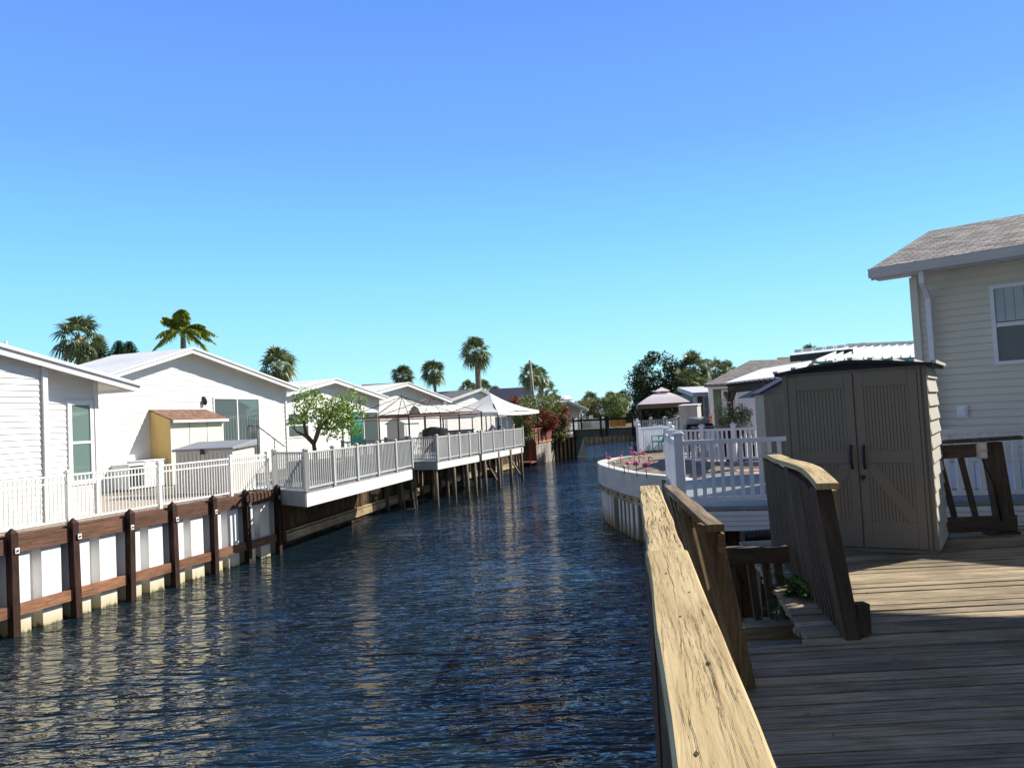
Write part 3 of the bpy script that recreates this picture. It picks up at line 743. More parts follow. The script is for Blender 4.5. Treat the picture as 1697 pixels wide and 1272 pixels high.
# hand truck
h_ = P(258, 800, z=1.79)+U1*2.2-N1*.3; root = thing('hand_truck', h_, 'dark hand truck leaning on the yellow lean-to', 'hand truck')
q = MB()
for s_ in (0, .28): q.tube([h_+N1*s_, h_+N1*s_+Z*1.2, h_+N1*(s_+.03)+Z*1.32-U1*.1, h_+N1*s_+Z*1.30-U1*.22], .02, 6)
for z_ in (.4, .8, 1.1): q.beam(h_+Z*z_, h_+N1*.28+Z*z_, .02, .03)
q.build('frame', 'black', root)
q = MB()
for s_ in (-.06, .34): q.tube([h_+N1*s_+Z*.12, h_+N1*(s_+.04)+Z*.12], .12, 12)
q.build('wheel', 'black', root)
# metal stair rail by the sliding door
sp = online(A2, U1, 380, 0)+n_*.9; root = thing('stair_rail', sp+Z*1.8, 'thin metal handrail on the steps below the sliding glass door', 'handrail')
q = MB(); e1 = online(sp, U1, 426, 0); e2 = online(sp, U1, 470, 0); ztp = P(425, 705, d=e1.y).z
a = V((sp.x, sp.y, ztp)); b_ = V((e1.x, e1.y, ztp)); c = V((e2.x, e2.y, ztp-.95))
q.tube([a, b_, c], .025, 6)
for p in (a, b_, b_.lerp(c, .62)): q.tube([p, V((p.x, p.y, 1.8))], .02, 6)
for k in range(1, 9): p = a.lerp(b_, k/9); q.tube([p, V((p.x, p.y, ztp-.8))], .008, 4)
q.build('rail', 'darkmetal', root)
q = MB(); mdl = a.lerp(b_, .5); q.box(V((mdl.x, mdl.y, 2.05))-n_*.35, ((b_-a).length, 1.1, .55), D); q.box(V((b_.x, b_.y, 1.92))+D*.3-n_*.35, (.6, 1.1, .28), D); q.build('steps', 'concrete', root)
# ================================================================ houses 3-6
def house_px(name, label, pr, dr, zr, pR, dirv, halfL, zeL, zeR, **k):
    R0 = P(pr, 690, d=dr); R0.z = 0; D = V((dirv[0], dirv[1], 0)).normalized()
    Bp = online(R0, D, pR, 0); Ap = R0-D*halfL
    rg = halfL/(halfL+(Bp-R0).length)
    return gable_house(name, label, Ap, Bp, 1.75, zeL, zr, zeR=zeR, ridge=rg, **k)
root, A, D, n_, L = house_px('house', 'white house behind the small leafy tree, with a sliding door and green curtain', 545, 44, 6.15, 628, (.35, .94), 5.6, 5.15, 5.2, over=.5, oL=.5, oR=.4, depth=6, lap=.22, fasc=.26)
a_, b_ = online(A, D, 577, 0), online(A, D, 626, 0)
fo = window(root, A, D, n_, (a_-A).dot(D), (b_-A).dot(D), 2.3, 4.35, name='sliding_door', cols=2, sash=False)
q = MB()
for k in range(9): p = a_.lerp(b_, .08+k*.042); q.tube([p+n_*.03+Z*2.4, p+n_*.03+Z*4.25], .05, 5)
q.build('curtain', 'teal', fo)
a_, b_ = online(A, D, 476, 0), online(A, D, 511, 0)
window(root, A, D, n_, (a_-A).dot(D), (b_-A).dot(D), 3.05, 4.35, cols=1)
root, A, D, n_, L = house_px('house', 'white gabled house behind the two bare gazebo frames', 668, 56, 6.35, 735, (.475, .88), 5.2, 5.45, 5.2, over=.5, oL=.4, oR=.5, depth=7, lap=.22, fasc=.28)
a_, b_ = online(A, D, 706, 0), online(A, D, 724, 0)
window(root, A, D, n_, (a_-A).dot(D), (b_-A).dot(D), 3.9, 4.7, cols=1, sash=False)
root, A, D, n_, L = house_px('house', 'white gabled house with a grey shingle roof behind the white canopies', 793, 72, 6.25, 853, (.55, .83), 4.6, 5.3, 4.3, over=.4, oL=.4, oR=.4, depth=16, lap=.22, roofm='shingle')
# brown roof behind
def ridge_roof(name, label, pts, roofm, wallm='siding', zw=1.75, group='roofs behind the left bank', inset=.4):
    "ridge pts[2]-pts[3], eave pts[0]-pts[1] nearer us; mirrored to the far side, walls under the eaves"
    a, b, c, d = pts; root = thing(name, (a.x, a.y, zw), label, 'house', group)
    off = ((c-b)+(d-a))/2; off.z = 0
    a2, b2 = a+off*2, b+off*2
    r = MB(); roof_slab(r, a, b, c, d, .14); roof_slab(r, b2, a2, d, c, .14); r.build('roof', roofm, root)
    w = MB(); dn = (b-a).normalized(); of = off.normalized()
    q = [a+dn*inset+of*inset, b-dn*inset+of*inset, b2-dn*inset-of*inset, a2+dn*inset-of*inset]
    for i in range(4):
        p, p2 = q[i], q[(i+1) % 4]; z_ = a.z-.1
        e = (p2-p); e.z = 0
        w.face([V((p.x, p.y, zw)), V((p2.x, p2.y, zw)), V((p2.x, p2.y, z_)), V((p.x, p.y, z_))])
    for p, p2, rr in ((q[0], q[3], d+dn*inset), (q[1], q[2], c-dn*inset)):
        w.face([V((p.x, p.y, a.z-.1)), V((p2.x, p2.y, a.z-.1)), rr-Z*.15])
    w.build('wall', wallm, root); return root
def pz(px, py, d): return P(px, py, d=d)
a, b_ = pz(604, 655, 64), pz(700, 651, 64); b_.z = a.z
r0 = pz(600, 637, 68); r1 = pz(684, 632, 68); r1.z = r0.z
ro = ridge_roof('house', 'house with a brown shingle roof and skylight glimpsed between white gables', [a, b_, r1, r0], 'shingleb')
q = MB(); c = a.lerp(r1, .45); q.box(c+Z*.15, (1.6, .9, .12)); q.build('skylight', 'pale', ro)
a, b_ = pz(806, 668, 92), pz(882, 664, 92); b_.z = a.z
r0 = pz(812, 645, 97); r1 = pz(880, 640, 97); r1.z = r0.z = (r0.z+r1.z)/2
ridge_roof('house', 'house with a large dark navy roof behind the wooden pole', [a, b_, r1, r0], 'navy')
# small white cabana by the bridge
root, A, D, n_, L = house_px('cabana', 'small white gabled cabana at the left end of the footbridge', 931, 72, 4.75, 960, (.8, .6), 2.0, 4.3, 4.0, over=.9, oL=.3, oR=.3, depth=4, lap=.25)
root['category'] = 'cabana'
a, b_ = pz(928, 662, 120), pz(948, 661, 120); b_.z = a.z
r0 = pz(926, 656, 124); r1 = pz(946, 656, 124); r1.z = r0.z
ridge_roof('house', 'tiny white roof far behind the red-leaved shrubs', [a, b_, r1, r0], 'roofwhite')
# ================================================================ decks on the left bank
def deck(label, pts, z, fh, piles, rail_pts, npost, rail_h=1.05, fm='fascia', pm='greyrail', km='greyrail', bay=.11, group='decks over the water', pile_m='pile', boards='compo', km2=None, capm=True, pw=.035, dark_first=True):
    "pts: floor polygon, pts[0]-pts[1] is the water edge, pts[-1]-pts[0] the return facing the camera"
    pts = [V((p[0], p[1], z)) for p in pts]; root = thing('deck', pts[0], label, 'deck', group)
    f = MB(); f.prism([p-Z*.05 for p in pts], Z*.05, pts[1]-pts[0]); f.build('floor', boards, root)
    k = MB(); e = pts[1]-pts[0]; en = V((e.y, -e.x, 0)).normalized()
    k.prism([pts[0]-Z*.055, pts[1]-Z*.055, pts[1]-Z*fh, pts[0]-Z*fh], -en*.05, e); k.build('fascia', fm, root)
    k = MB(); e2 = pts[0]-pts[-1]; k.prism([pts[-1]-Z*.055, pts[0]-Z*.055-e2.normalized()*.055, pts[0]-Z*fh-e2.normalized()*.055, pts[-1]-Z*fh], V((-e2.y, e2.x, 0)).normalized()*.05, e2); k.build('return_board', km, root)  # the dark tone stands for the shade on this side
    for p in piles:
        q = MB(); q.tube([V((p[0], p[1], -.8)), V((p[0]+R_.uniform(-.05, .05), p[1], z-.06))], .085, 8); q.build('pile', pile_m, root)
    railing(root, [V((p[0], p[1], z)) for p in rail_pts], rail_h, nposts=npost, pm=pm, rm=pm, gap=bay, pw=pw, post_w=.11)
    return root
DA0, DA1 = V((-5.71, 21.35, 0)), V((-3.96, 29.91, 0)); DAd = (DA1-DA0).normalized()
DAb = online(V((-7.35, 23.1, 0)), V((1.6, -1.7, 0)), 452, 0)
r_ = deck('near grey deck with a long white picket railing and broad white edge board', [DA0, DA1, DA1+V((-4, .8, 0)), DAb+V((-2.5, 1.6, 0)), DAb], 1.80, .42, [], [DAb, DA0, DA1], [1, 5], bay=.135, km='greydark')
# darker (slate) return railing
def slate(root, k, names=('post', 'picket_panel')):
    for o in root.children:
        if o.name.split('.')[0] in names and k(o):
            o.data.materials[0] = M_['greydark']
# deck B and C
DB0, DB1 = V((-3.18, 31.93, 0)), V((-1.70, 36.6, 0)); DBb = V((-4.35, 32.7, 0))
rB = deck('middle grey deck on tall grey piles beside the bare gazebo frames', [DB0, DB1, DB1+V((-5, 2, 0)), V((-7.2, 35.2, 0)), DBb], 1.9, .34,
     [(-3.3, 32.2), (-2.7, 33.9), (-2.2, 35.2), (-1.9, 36.3), (-4.3, 33.1), (-3.7, 34.6), (-3.2, 36)], [DBb, DB0, DB1], [1, 4], bay=.10, rail_h=.98, km='greydark')
DC0, DC1 = V((-1.60, 37.3, 0)), V((.44, 43.64, 0))
rC = deck('far grey deck with a pale railing in front of the white canopy', [DC0, DC1, DC1+V((-4.4, 1.2, 0)), DC0+V((-4.2, 1.5, 0))], 1.9, .34,
     [(-1.5, 37.8), (-.9, 39.6), (-.3, 41.4), (.3, 43.3), (-2.4, 38.4), (-1.9, 40.2), (-1.2, 42.4)], [DC0, DC1], [4], bay=.10, rail_h=.98, km='greydark')
for (p, q) in (((-.9, 39.6), (-1.6, 40.3)), ((.3, 43.3), (-.5, 44.2))):
    m_ = MB(); m_.beam(V((p[0], p[1], .2)), V((q[0], q[1], 1.5)), .08, .08); m_.build('brace', 'pile', rC)
# wooden bulkhead under the decks
bk = [V((x, y, 0)) for x, y in LEFT[4:8]]+[V((.2, 57.4, 0))]
root = thing('bulkhead', bk[0], 'old wooden plank bulkhead with a pale lower rail beneath the grey decks', 'bulkhead')
for i in range(len(bk)-1):
    a, b_ = bk[i], bk[i+1]; d_ = (b_-a).normalized(); nn = V((d_.y, -d_.x, 0)); L = (b_-a).length
    m_ = MB(); s_ = 0
    while s_ < L:
        w_ = min(R_.uniform(.16, .24), L-s_); m_.box(a+d_*(s_+w_/2)+nn*(.05+R_.uniform(-.012, .012))+Z*.55, (max(.02, w_-.015), .05, 2.3), d_, nn, axis=Z); s_ += w_
    m_.build('planking', 'bulk', root)
    m_ = MB(); m_.beam(a+nn*.14+Z*.26, b_+nn*.14+Z*.26, .12, .24); m_.beam(a+nn*.12+Z*.44, b_+nn*.12+Z*.44, .14, .05); m_.build('lower_rail', 'bulkpale', root)
    if i > 0:
        c_ = int(L/1.6)
        for k in range(c_):
            m_ = MB(); m_.post(a+d_*(k*1.6+.3)+nn*.24-Z*.8, 2.55, .15, X=d_); m_.build('post', 'pile', root)
m_ = MB(); a = online(bk[0], bk[1]-bk[0], 628, 0)+V((.2, 0, 0)); m_.post(a-Z*.6, 2.2, .10); m_.build('post', 'oldwale', root)
# ladder
lp = online(V((-5.2, 31.3, 0)), V((1, 0, 0)), 676, 0)
root = thing('ladder', lp, 'old wooden ladder leaning into the water between two grey decks', 'ladder')
for s_ in (0, .4):
    m_ = MB(); m_.beam(lp+V((s_-.2, -.3, -.3)), lp+V((s_-.45, .5, 1.3)), .05, .08); m_.build('side_rail', 'pile', root)
for k in range(4):
    m_ = MB(); p = lp+V((-.2-.07*k, -.15+.2*k, .1+.36*k)); m_.beam(p, p+V((.4, 0, 0)), .04, .05); m_.build('rung', 'pile', root)
# black float drum
fp_ = P(809, 789, z=.05); root = thing('float_drum', fp_, 'black float drum lying in the water beneath the middle deck', 'drum'); m_ = MB(); m_.tube([fp_+V((-.55, .3, .12)), fp_+V((-.5, .3, .12)), fp_+V((.5, -.1, .12)), fp_+V((.55, -.1, .12))], [.24, .3, .3, .24], 12); m_.build('shell', 'black', root)
m_ = MB(); m_.tube([fp_+V((-.2, .18, .12)), fp_+V((-.16, .165, .12))], .315, 12); m_.tube([fp_+V((.2, .02, .12)), fp_+V((.24, .005, .12))], .315, 12); m_.build('strap', 'darkmetal', root)
# rails between the first two decks, with their shade put into the colour
root = thing('railing', DA1+V((-4.6, 1.3, 1.8)), 'grey railing painted in its shaded tone across the back of the near deck', 'railing', 'shade-toned railings')
railing(root, [P(568, 742, d=29.5)*1 for _ in range(1)] and [V((P(568, 742, d=29.5).x, 29.5, 1.82)), V((DA1.x-.25, 30.6, 1.82))], 1.08, nposts=[3], pm='greydark', rm='greydark', gap=.16)
# red deck
ra, rb, rc = V((.25, 57.5, 0)), V((1.45, 57.1, 0)), V((3.15, 62.9, 0))
root = thing('red_deck', rb, 'small red stained deck on a weathered white plank wall beyond the grey decks', 'deck')
z_ = 1.62; m_ = MB(); m_.prism([p+Z*(z_-.08) for p in (ra, rb, rc, rc+V((-2.5, 1, 0)), ra+V((-1, 2, 0)))], Z*.08); m_.build('floor', 'redwood', root)
m_ = MB(); s_ = 0; e = rc-rb; d_ = e.normalized(); nn = V((d_.y, -d_.x, 0)); L = e.length
while s_ < L-.05: w_ = min(.2, L-s_); m_.box(rb+d_*(s_+w_/2)+nn*R_.uniform(-.01, .01)+Z*.55, (w_-.015, .05, 1.9), d_, nn, axis=Z); s_ += .2
m_.build('plank_wall', 'pilew', root)
m_ = MB(); s_ = 0; e = rb-ra; d2 = e.normalized(); n2 = V((d2.y, -d2.x, 0))
while s_ < e.length-.03: m_.box(ra+d2*(s_+.07)+n2*.01+Z*.55, (.135, .04, 1.9), d2, n2, axis=Z); s_ += .15
m_.build('return_wall', 'redwood', root)
m_ = MB(); m_.box(ra.lerp(rb, .3)+n2*.9+Z*.28, (2.0, 1.4, .10), d2); m_.post(rb+n2*1.3+V((0, 0, -.5)), 1.5, .09); m_.post(ra+n2*1.3+V((0, 0, -.5)), 1.9, .09); m_.build('landing', 'redwood', root)
railing(root, [ra+Z*z_, rb+Z*z_], .95, nposts=[1], pm='redwood', rm='redwood', gap=.14, last=False, cap=False, pw=.07)
railing(root, [rb+Z*z_, rc+Z*z_], .95, nposts=[2], pm='redlite', rm='redwood', gap=.115, cap=False, pw=.085)
m_ = MB(); m_.beam(rb+Z*(z_+1.0), rc+Z*(z_+1.0), .16, .05); m_.beam(rb+nn*.06+Z*(z_), rc+nn*.06+Z*z_, .05, .14); m_.build('cap_rail', 'redlite', root)
# bulkhead with pale posts between red deck and bridge
a, b_ = V((3.15, 62.9, 0)), V((4.75, 64.4, 0)); root = thing('bulkhead', a, 'short dark bulkhead with pale posts between the red deck and the footbridge', 'bulkhead')
m_ = MB(); d_ = (b_-a).normalized(); nn = V((d_.y, -d_.x, 0)); m_.box(a.lerp(b_, .5)+Z*.6, ((b_-a).length, .08, 2.3), d_); m_.build('planking', 'bridgew', root)
for k in range(5): m_ = MB(); m_.post(a.lerp(b_, .05+k*.22)+nn*.14-Z*.6, 2.4, .16); m_.build('post', 'bulkpale', root)
m_ = MB(); m_.beam(a+nn*.25+Z*1.72, b_+nn*.25+Z*1.72, .2, .08); m_.build('cap_rail', 'pile', root)
# ================================================================ foot bridge
root = thing('footbridge', (5.2, 64.6, 1.6), 'dark timber footbridge with open rails crossing the canal', 'bridge')
ba, bb = P(952, 716, d=64.6), P(1050, 716, d=62.3); ba.z = bb.z = 1.9
d_ = (bb-ba).normalized(); nn = V((-d_.y, d_.x, 0))
for s_ in (0, 1.7):
    m_ = MB(); m_.beam(ba+nn*s_, bb+nn*s_, .16, .52); m_.build('girder', 'bridgeb', root)
m_ = MB(); m_.box(ba.lerp(bb, .5)+nn*.85+Z*.30, ((bb-ba).length+1.5, 1.9, .07), d_); m_.build('floor', 'bridgew', root)
for s_ in (0, 1.7):
    for k in (0, .47, .56, 1):
        if s_ and k == .56: continue
        m_ = MB(); p = ba.lerp(bb, k)+nn*(s_-.12); m_.post(p-Z*.3, 1.65, .15); m_.build('post', 'bridgew', root)
    m_ = MB(); m_.beam(ba+nn*(s_-.1)+Z*1.08-d_*.4, bb+nn*(s_-.1)+Z*1.08+d_*.4, .16, .16); m_.build('handrail', 'bridgew', root)
for p in (ba-d_*.1, bb+d_*.35):
    m_ = MB(); m_.box(V((p.x, p.y, .55))+nn*.85, (.42 if p.x < 8 else .8, 1.9, 2.4), d_); m_.build('pier', 'black', root)
# ================================================================ RIGHT BANK: curved planter seawall
cap_pts = [(3.45, 13.0), (3.80, 16.5), (3.86, 19.2), (3.55, 20.3), (3.11, 21.6), (2.84, 23.7), (2.72, 25.6), (2.86, 27.4), (3.45, 28.8), (4.4, 29.7), (5.3, 29.9)]
def smooth(pts, n=6):
    out = []
    for i in range(len(pts)-1):
        p0, p1, p2, p3 = (V((*pts[max(0, min(len(pts)-1, j))], 0)) for j in (i-1, i, i+1, i+2))
        for k in range(n):
            t = k/n; out.append(.5*((2*p1)+(p2-p0)*t+(2*p0-5*p1+4*p2-p3)*t*t+(3*p1-p0-3*p2+p3)*t**3))
    out.append(V((*pts[-1], 0))); return out
cl = smooth(cap_pts)
def nrm(i, L=cl):
    t = (L[min(i+1, len(L)-1)]-L[max(i-1, 0)]).normalized(); return V((-t.y, t.x, 0))   # towards the canal
root = thing('planter_seawall', cl[30], 'curved pale grey seawall round the planting bed with the flamingos', 'seawall')
m_ = MB()
for i in range(len(cl)-1):
    a, b_ = cl[i], cl[i+1]; na, nb = nrm(i), nrm(i+1)
    A = [a+Z*1.84, a+Z*1.20, a-na*.28+Z*1.20, a-na*.28+Z*1.84]; B = [b_+Z*1.84, b_+Z*1.20, b_-nb*.28+Z*1.20, b_-nb*.28+Z*1.84]
    for k in range(4): m_.face([A[k], A[(k+1) % 4], B[(k+1) % 4], B[k]], smooth=False)
m_.build('coping', 'concrete', root)
m_ = MB(); bolts = MB()
for i in range(len(cl)-1):
    a, b_ = cl[i]-nrm(i)*.10, cl[i+1]-nrm(i+1)*.10
    m_.beam(a+Z*1.08, b_+Z*1.08, .10, .22)
    if i % 2 == 0: c = a.lerp(b_, .5)+nrm(i)*.06+Z*1.09; bolts.box(c, (.05, .03, .05), (b_-a), nrm(i))
wb = m_.build('wale_band', 'bulkpale', root)
bolts.build('bolt', 'black', wb)
# corrugated sheet follows the curve
m_ = MB(); acc = 0; prof = []; i = 0
for i in range(len(cl)-1):
    L = (cl[i+1]-cl[i]).length; n = max(1, int(L/.05))
    for k in range(n):
        p = cl[i].lerp(cl[i+1], k/n); s_ = acc+L*k/n; u = (s_ % .42)/.42
        o = .26 if u < .34 else (.26-.19*(u-.34)/.08 if u < .42 else (.07 if u < .84 else .07+.19*(u-.84)/.16))
        prof.append(p-nrm(i).lerp(nrm(i+1), k/n).normalized()*o)
    acc += L
for a, b_ in zip(prof[:-1], prof[1:]): m_.face([a-Z*.6, b_-Z*.6, b_+Z*1.22, a+Z*1.22])
m_.build('sheet_panel', 'sheet2', root)
# mulch bed
bm = bmesh.new(); inner = [c_-nrm(i)*.2 for i, c_ in enumerate(cl)]
cen = V((5.0, 23.5, 0)); RR = random.Random(4); rings = []
for q in range(9):
    r_ = []
    for p in inner:
        t = q/8; x = p.lerp(V((max(p.x, 5.6), p.y, 0)), t) if True else p
        r_.append(bm.verts.new((x.x, x.y, 1.775+.10*min(1, t*3)+RR.uniform(-.025, .035)*(q > 0))))
    rings.append(r_)
for q in range(8):
    for i in range(len(inner)-1): bm.faces.new((rings[q][i], rings[q][i+1], rings[q+1][i+1], rings[q+1][i]))
me = bpy.data.meshes.new('planting_bed'); bm.to_mesh(me); bm.free(); me.materials.append(M_['mulch'])
o = bpy.data.objects.new('planting_bed', me); COL.objects.link(o); o['kind'] = 'structure'
# flamingos
def flamingo(x, y, z, yaw, s_, label):
    root = thing('flamingo_ornament', (x, y, z), label, 'garden ornament', 'plastic flamingos in the bed'); c = V((x, y, z)); F_ = V((math.cos(yaw), math.sin(yaw), 0))
    m_ = MB()
    b0 = c+Z*.30*s_
    m_.tube([b0-F_*.13*s_+Z*.0, b0-F_*.10*s_+Z*.02*s_, b0-F_*.03*s_+Z*.035*s_, b0+F_*.04*s_+Z*.03*s_, b0+F_*.085*s_+Z*.05*s_, b0+F_*.105*s_+Z*.10*s_, b0+F_*.085*s_+Z*.16*s_, b0+F_*.075*s_+Z*.20*s_, b0+F_*.10*s_+Z*.235*s_, b0+F_*.135*s_+Z*.235*s_, b0+F_*.15*s_+Z*.225*s_],
            [.008*s_, .035*s_, .062*s_, .055*s_, .03*s_, .018*s_, .015*s_, .015*s_, .022*s_, .022*s_, .012*s_], 8)
    m_.build('body', 'pink', root)
    m_ = MB(); m_.tube([b0+F_*.15*s_+Z*.226*s_, b0+F_*.175*s_+Z*.205*s_, b0+F_*.18*s_+Z*.185*s_], [.012*s_, .010*s_, .003*s_], 6); m_.build('beak', 'black', root)
    for q in (-1, 1):
        m_ = MB(); k_ = V((-F_.y, F_.x, 0))*.02*q*s_; m_.tube([c+k_-Z*.05, b0+k_-F_*.02*s_], .006*s_, 5); m_.build('leg', 'darkmetal', root)
for (px, py, yaw, s_, lb) in ((1009, 773, 2.6, 1.25, 'pink flamingo ornament nearest the water at the left tip of the bed'), (1029, 766, .3, 1.0, 'pink flamingo ornament second from the left tip of the bed'),
        (1051, 767, 2.9, 1.45, 'pink flamingo ornament standing tall below the bridge pier'), (1067, 763, 2.8, 1.1, 'pink flamingo ornament by the foot of the far white fence post'),
        (1042, 782, .5, 1.15, 'pink flamingo ornament left of the front pair near the planter edge'), (1056, 786, .2, 1.35, 'pink flamingo ornament in the middle of the front row'), (1072, 789, .1, 1.4, 'pink flamingo ornament at the right end of the front row')):
    p = P(px, py, z=1.86); flamingo(p.x, p.y, 1.86, yaw, s_*.64, lb)
for k, (px, py, lb) in enumerate(((1018, 777, 'small pale garden lamp beside the leftmost flamingo'), (1035, 785, 'small pale garden lamp behind the planter edge left of the front flamingos'))):
    p = P(px, py, z=1.86); root = thing('garden_lamp', p, lb, 'garden lamp', 'garden lamps in the bed')
    m_ = MB(); m_.tube([p, p+Z*.16], .012, 5); m_.build('stake', 'darkmetal', root); m_ = MB(); m_.lathe(p+Z*.16, [(.03, 0), (.045, .03), (.06, .045), (.03, .07)], 8); m_.build('head', 'pale', root)
# ================================================================ neighbour's deck and white fences
NA, NB = V((2.42, 11.65, 2.05)), V((8.2, 10.15, 2.05)); nd = (NB-NA).normalized(); nb_ = V((-nd.y, nd.x, 0))
root = thing('white_edged_deck', NA, 'blue grey decking with a ribbed white skirt behind the brown wooden railing', 'deck')
fl = [NA-nd*.08-nb_*.10, NB-nb_*.10, NB+nb_*6, V((4.2, 16.6, 2.05)), V((3.0, 15.6, 2.05))]
m_ = MB(); m_.prism([p-Z*.04 for p in fl], Z*.04); 
for k in range(34): 
    s_ = .12+k*.16; a = NA+nb_*(s_-.1)+Z*.006; m_.beam(a-nd*.02+nd*(s_*.06), a+nd*5.6, .148, .012)
m_.build('floor', 'compo', root)
m_ = MB()
for k in range(4): m_.box((NA+NB)/2-nb_*(.12-.008*(k % 2))-nd*.0-Z*(.085+k*.072), ((NB-NA).length+.16, .03, .066), nd)
m_.build('skirt', 'vinyl', root)
m_ = MB(); m_.beam(NA-nd*.1-nb_*.1-Z*.07, V((2.93, 15.6, 1.98)), .03, .14); m_.build('side_board', 'compo', root)
for p in (NA+nd*.15-Z*2.6, NA+nd*.6-Z*2.6+nb_*.5, NA+nd*2.6-Z*2.6, NA+nd*4.5-Z*2.6):
    m_ = MB(); m_.post(p, 2.5, .14, X=nd); m_.build('post', 'trim' if (p-NA).length < 2.7 and p.x < 2.7 else 'postw', root)
def vfence(label, pts, n, h=.95, **k):
    root = thing('white_fence', pts[0], label, 'fence', 'white vinyl fences on the right bank')
    railing(root, pts, h, z_gap=.12, nposts=n, pm='vinyl', rm='vinyl', post_w=.13, rail=.078, pw=k.pop('pw', .056), gap=k.pop('gap', .137), post_extra=.12, **k); return root
NC = V((2.98, 15.4, 2.05))
r_ = vfence('nearest white vinyl fence running behind the tall resin shed', [NA, NA+nd*2.95, NB], [1, 1])
r_ = vfence('white vinyl fence running away from the nearest corner post', [NA, NC], [2], first=False)
m_ = MB(); p = NA+nd*1.5; m_.post(p, .12, .05); m_.build('foot', 'vinyl', r_)
a, b_ = P(1116, 767, z=1.9), P(1274, 765, z=1.9); c = P(1345, 764, z=1.9)
vfence('white vinyl fence across the middle of the terrace below the potted bush', [a, b_, c], [3, 1], h=.95, gap=.14)
a1 = P(1060, 752, z=1.8); b1 = P(1111, 747, z=1.8)
vfence('far white vinyl fence beside the planting bed and bicycle', [a1, b1], [1], h=1.02, gap=.12)
a2 = P(1057, 712, z=1.8)
a2 = V((P(1056, 700, d=44).x, 44, 1.8)); b2 = V((P(1124, 700, d=45).x, 45, 1.8))
vfence('farthest white vinyl fence under the pink canopy', [a1+V((.05, .3, 0)), a2, b2], [2, 3], h=1.15, gap=.14)
# terrace pavers
m_ = MB(); m_.face([V(p) for p in ((4.3, 15.5, 1.81), (16, 14, 1.81), (16, 30, 1.81), (5.6, 30, 1.81), (5.4, 19, 1.81))]); struct('terrace', m_, 'paverp')
m_ = MB(); m_.face([V(p) for p in ((5.65, 30.02, 1.80), (24, 30.02, 1.80), (24, 60, 1.80), (9.9, 60, 1.80), (8.6, 48, 1.80), (6.6, 33.5, 1.8))]); struct('courtyard', m_, 'paver')
m_ = MB(); d_ = (b_-a).normalized(); m_.beam(a+Z*-.06, c+Z*-.06, .3, .16); o = m_.build('step', 'greydark'); tag(o, 'low dark kerb board beneath the middle white fence', 'kerb')
# ---------------------------------------------------------------- wooden bulkhead, pipes and lower rail in the gap
wa, wb_ = V((2.86, 11.70, 0)), V((4.8, 11.50, 0)); root = thing('bulkhead', wa, 'weathered plank bulkhead in the shade under the white skirted deck', 'bulkhead')
m_ = MB(); d_ = (wb_-wa).normalized(); nn = V((d_.y, -d_.x, 0)); s_ = 0; L = (wb_-wa).length
while s_ < L: w_ = R_.uniform(.14, .2); m_.box(wa+d_*(s_+w_/2)+nn*(.06+R_.uniform(-.02, .02))+Z*.65, (w_-.012, .05, 2.2), d_, nn, axis=Z); s_ += w_
m_.build('planking', 'bulk', root)
m_ = MB(); m_.beam(wa+nn*.14+Z*1.75-d_*.1, wa+d_*1.1+nn*.14+Z*.1, .05, .14); m_.build('brace', 'bulk', root)
wc = V((4.74, 11.4, 0)); we = V((4.74, 2.0, 0)); m_ = MB(); s_ = 0
while s_ < 9.3: m_.box(wc+V((-.04, -s_-.1, .6)), (.05, .185, 2.2), axis=Z); s_ += .2
m_.build('planking', 'bulk', root)
for (x, y, z, l, r, lb) in ((3.05, 10.6, 1.70, .55, .09, 'upper black corrugated pipe under the white skirted deck'), (3.0, 9.3, 1.50, 1.1, .075, 'lower black corrugated pipe behind the dark lower rail')):
    p = P(1230, 890, d=y) if z > 1.6 else P(1250, 933, d=y); root = thing('corrugated_pipe', p, lb, 'pipe', 'corrugated pipes'); m_ = MB(); pts = []; rs = []
    k = 0
    while k*.012 < l: pts.append(p+V((k*.012, .1*k*.012, 0))); rs.append(r if k % 4 < 2 else r*.88); k += 1
    m_.tube(pts, rs, 12); m_.build('shell', 'black', root)
LR = 7.0
root = thing('lower_railing', P(1190, 1020, d=LR), 'dark low railing down in the gap beside the stairs', 'railing')
a, b_ = P(1180, 916, d=LR), P(1304, 913, d=LR); m_ = MB(); m_.beam(a, b_, .09, .10); m_.beam(a-Z*.02+V((0, -.05, 0)), b_-Z*.02+V((0, -.05, 0)), .03, .14); m_.build('handrail', 'postw', root)
for q in (1219, 1251, 1276, 1296):
    p = P(q-6, 925, d=LR); m_ = MB(); m_.post(V((p.x+.03, LR, 1.55)), .66, .06, lean=(-.05, 0)); m_.build('baluster', 'postw', root)
m_ = MB(); p = P(1240, 1028, d=LR); m_.box(V((p.x+.1, LR-.1, 1.56)), (1.3, .3, .12)); m_.build('ledge', 'deckw', root)
root = thing('lower_landing', (1.9, 6.5, .9), 'dark lower landing of boards beneath the deck edge', 'landing')
m_ = MB()
for k in range(22): m_.beam(V((1.02+.20*k*.14, 5.2+k*.145, 1.15)), V((3.6, 5.2+k*.145, 1.15)), .14, .04)
m_.build('floor', 'deckw', root)
for x, y in ((1.2, 5.4), (1.55, 7.9), (3.2, 8.0)): m_ = MB(); m_.post(V((x, y, -.8)), 1.93, .14); m_.build('post', 'postw', root)
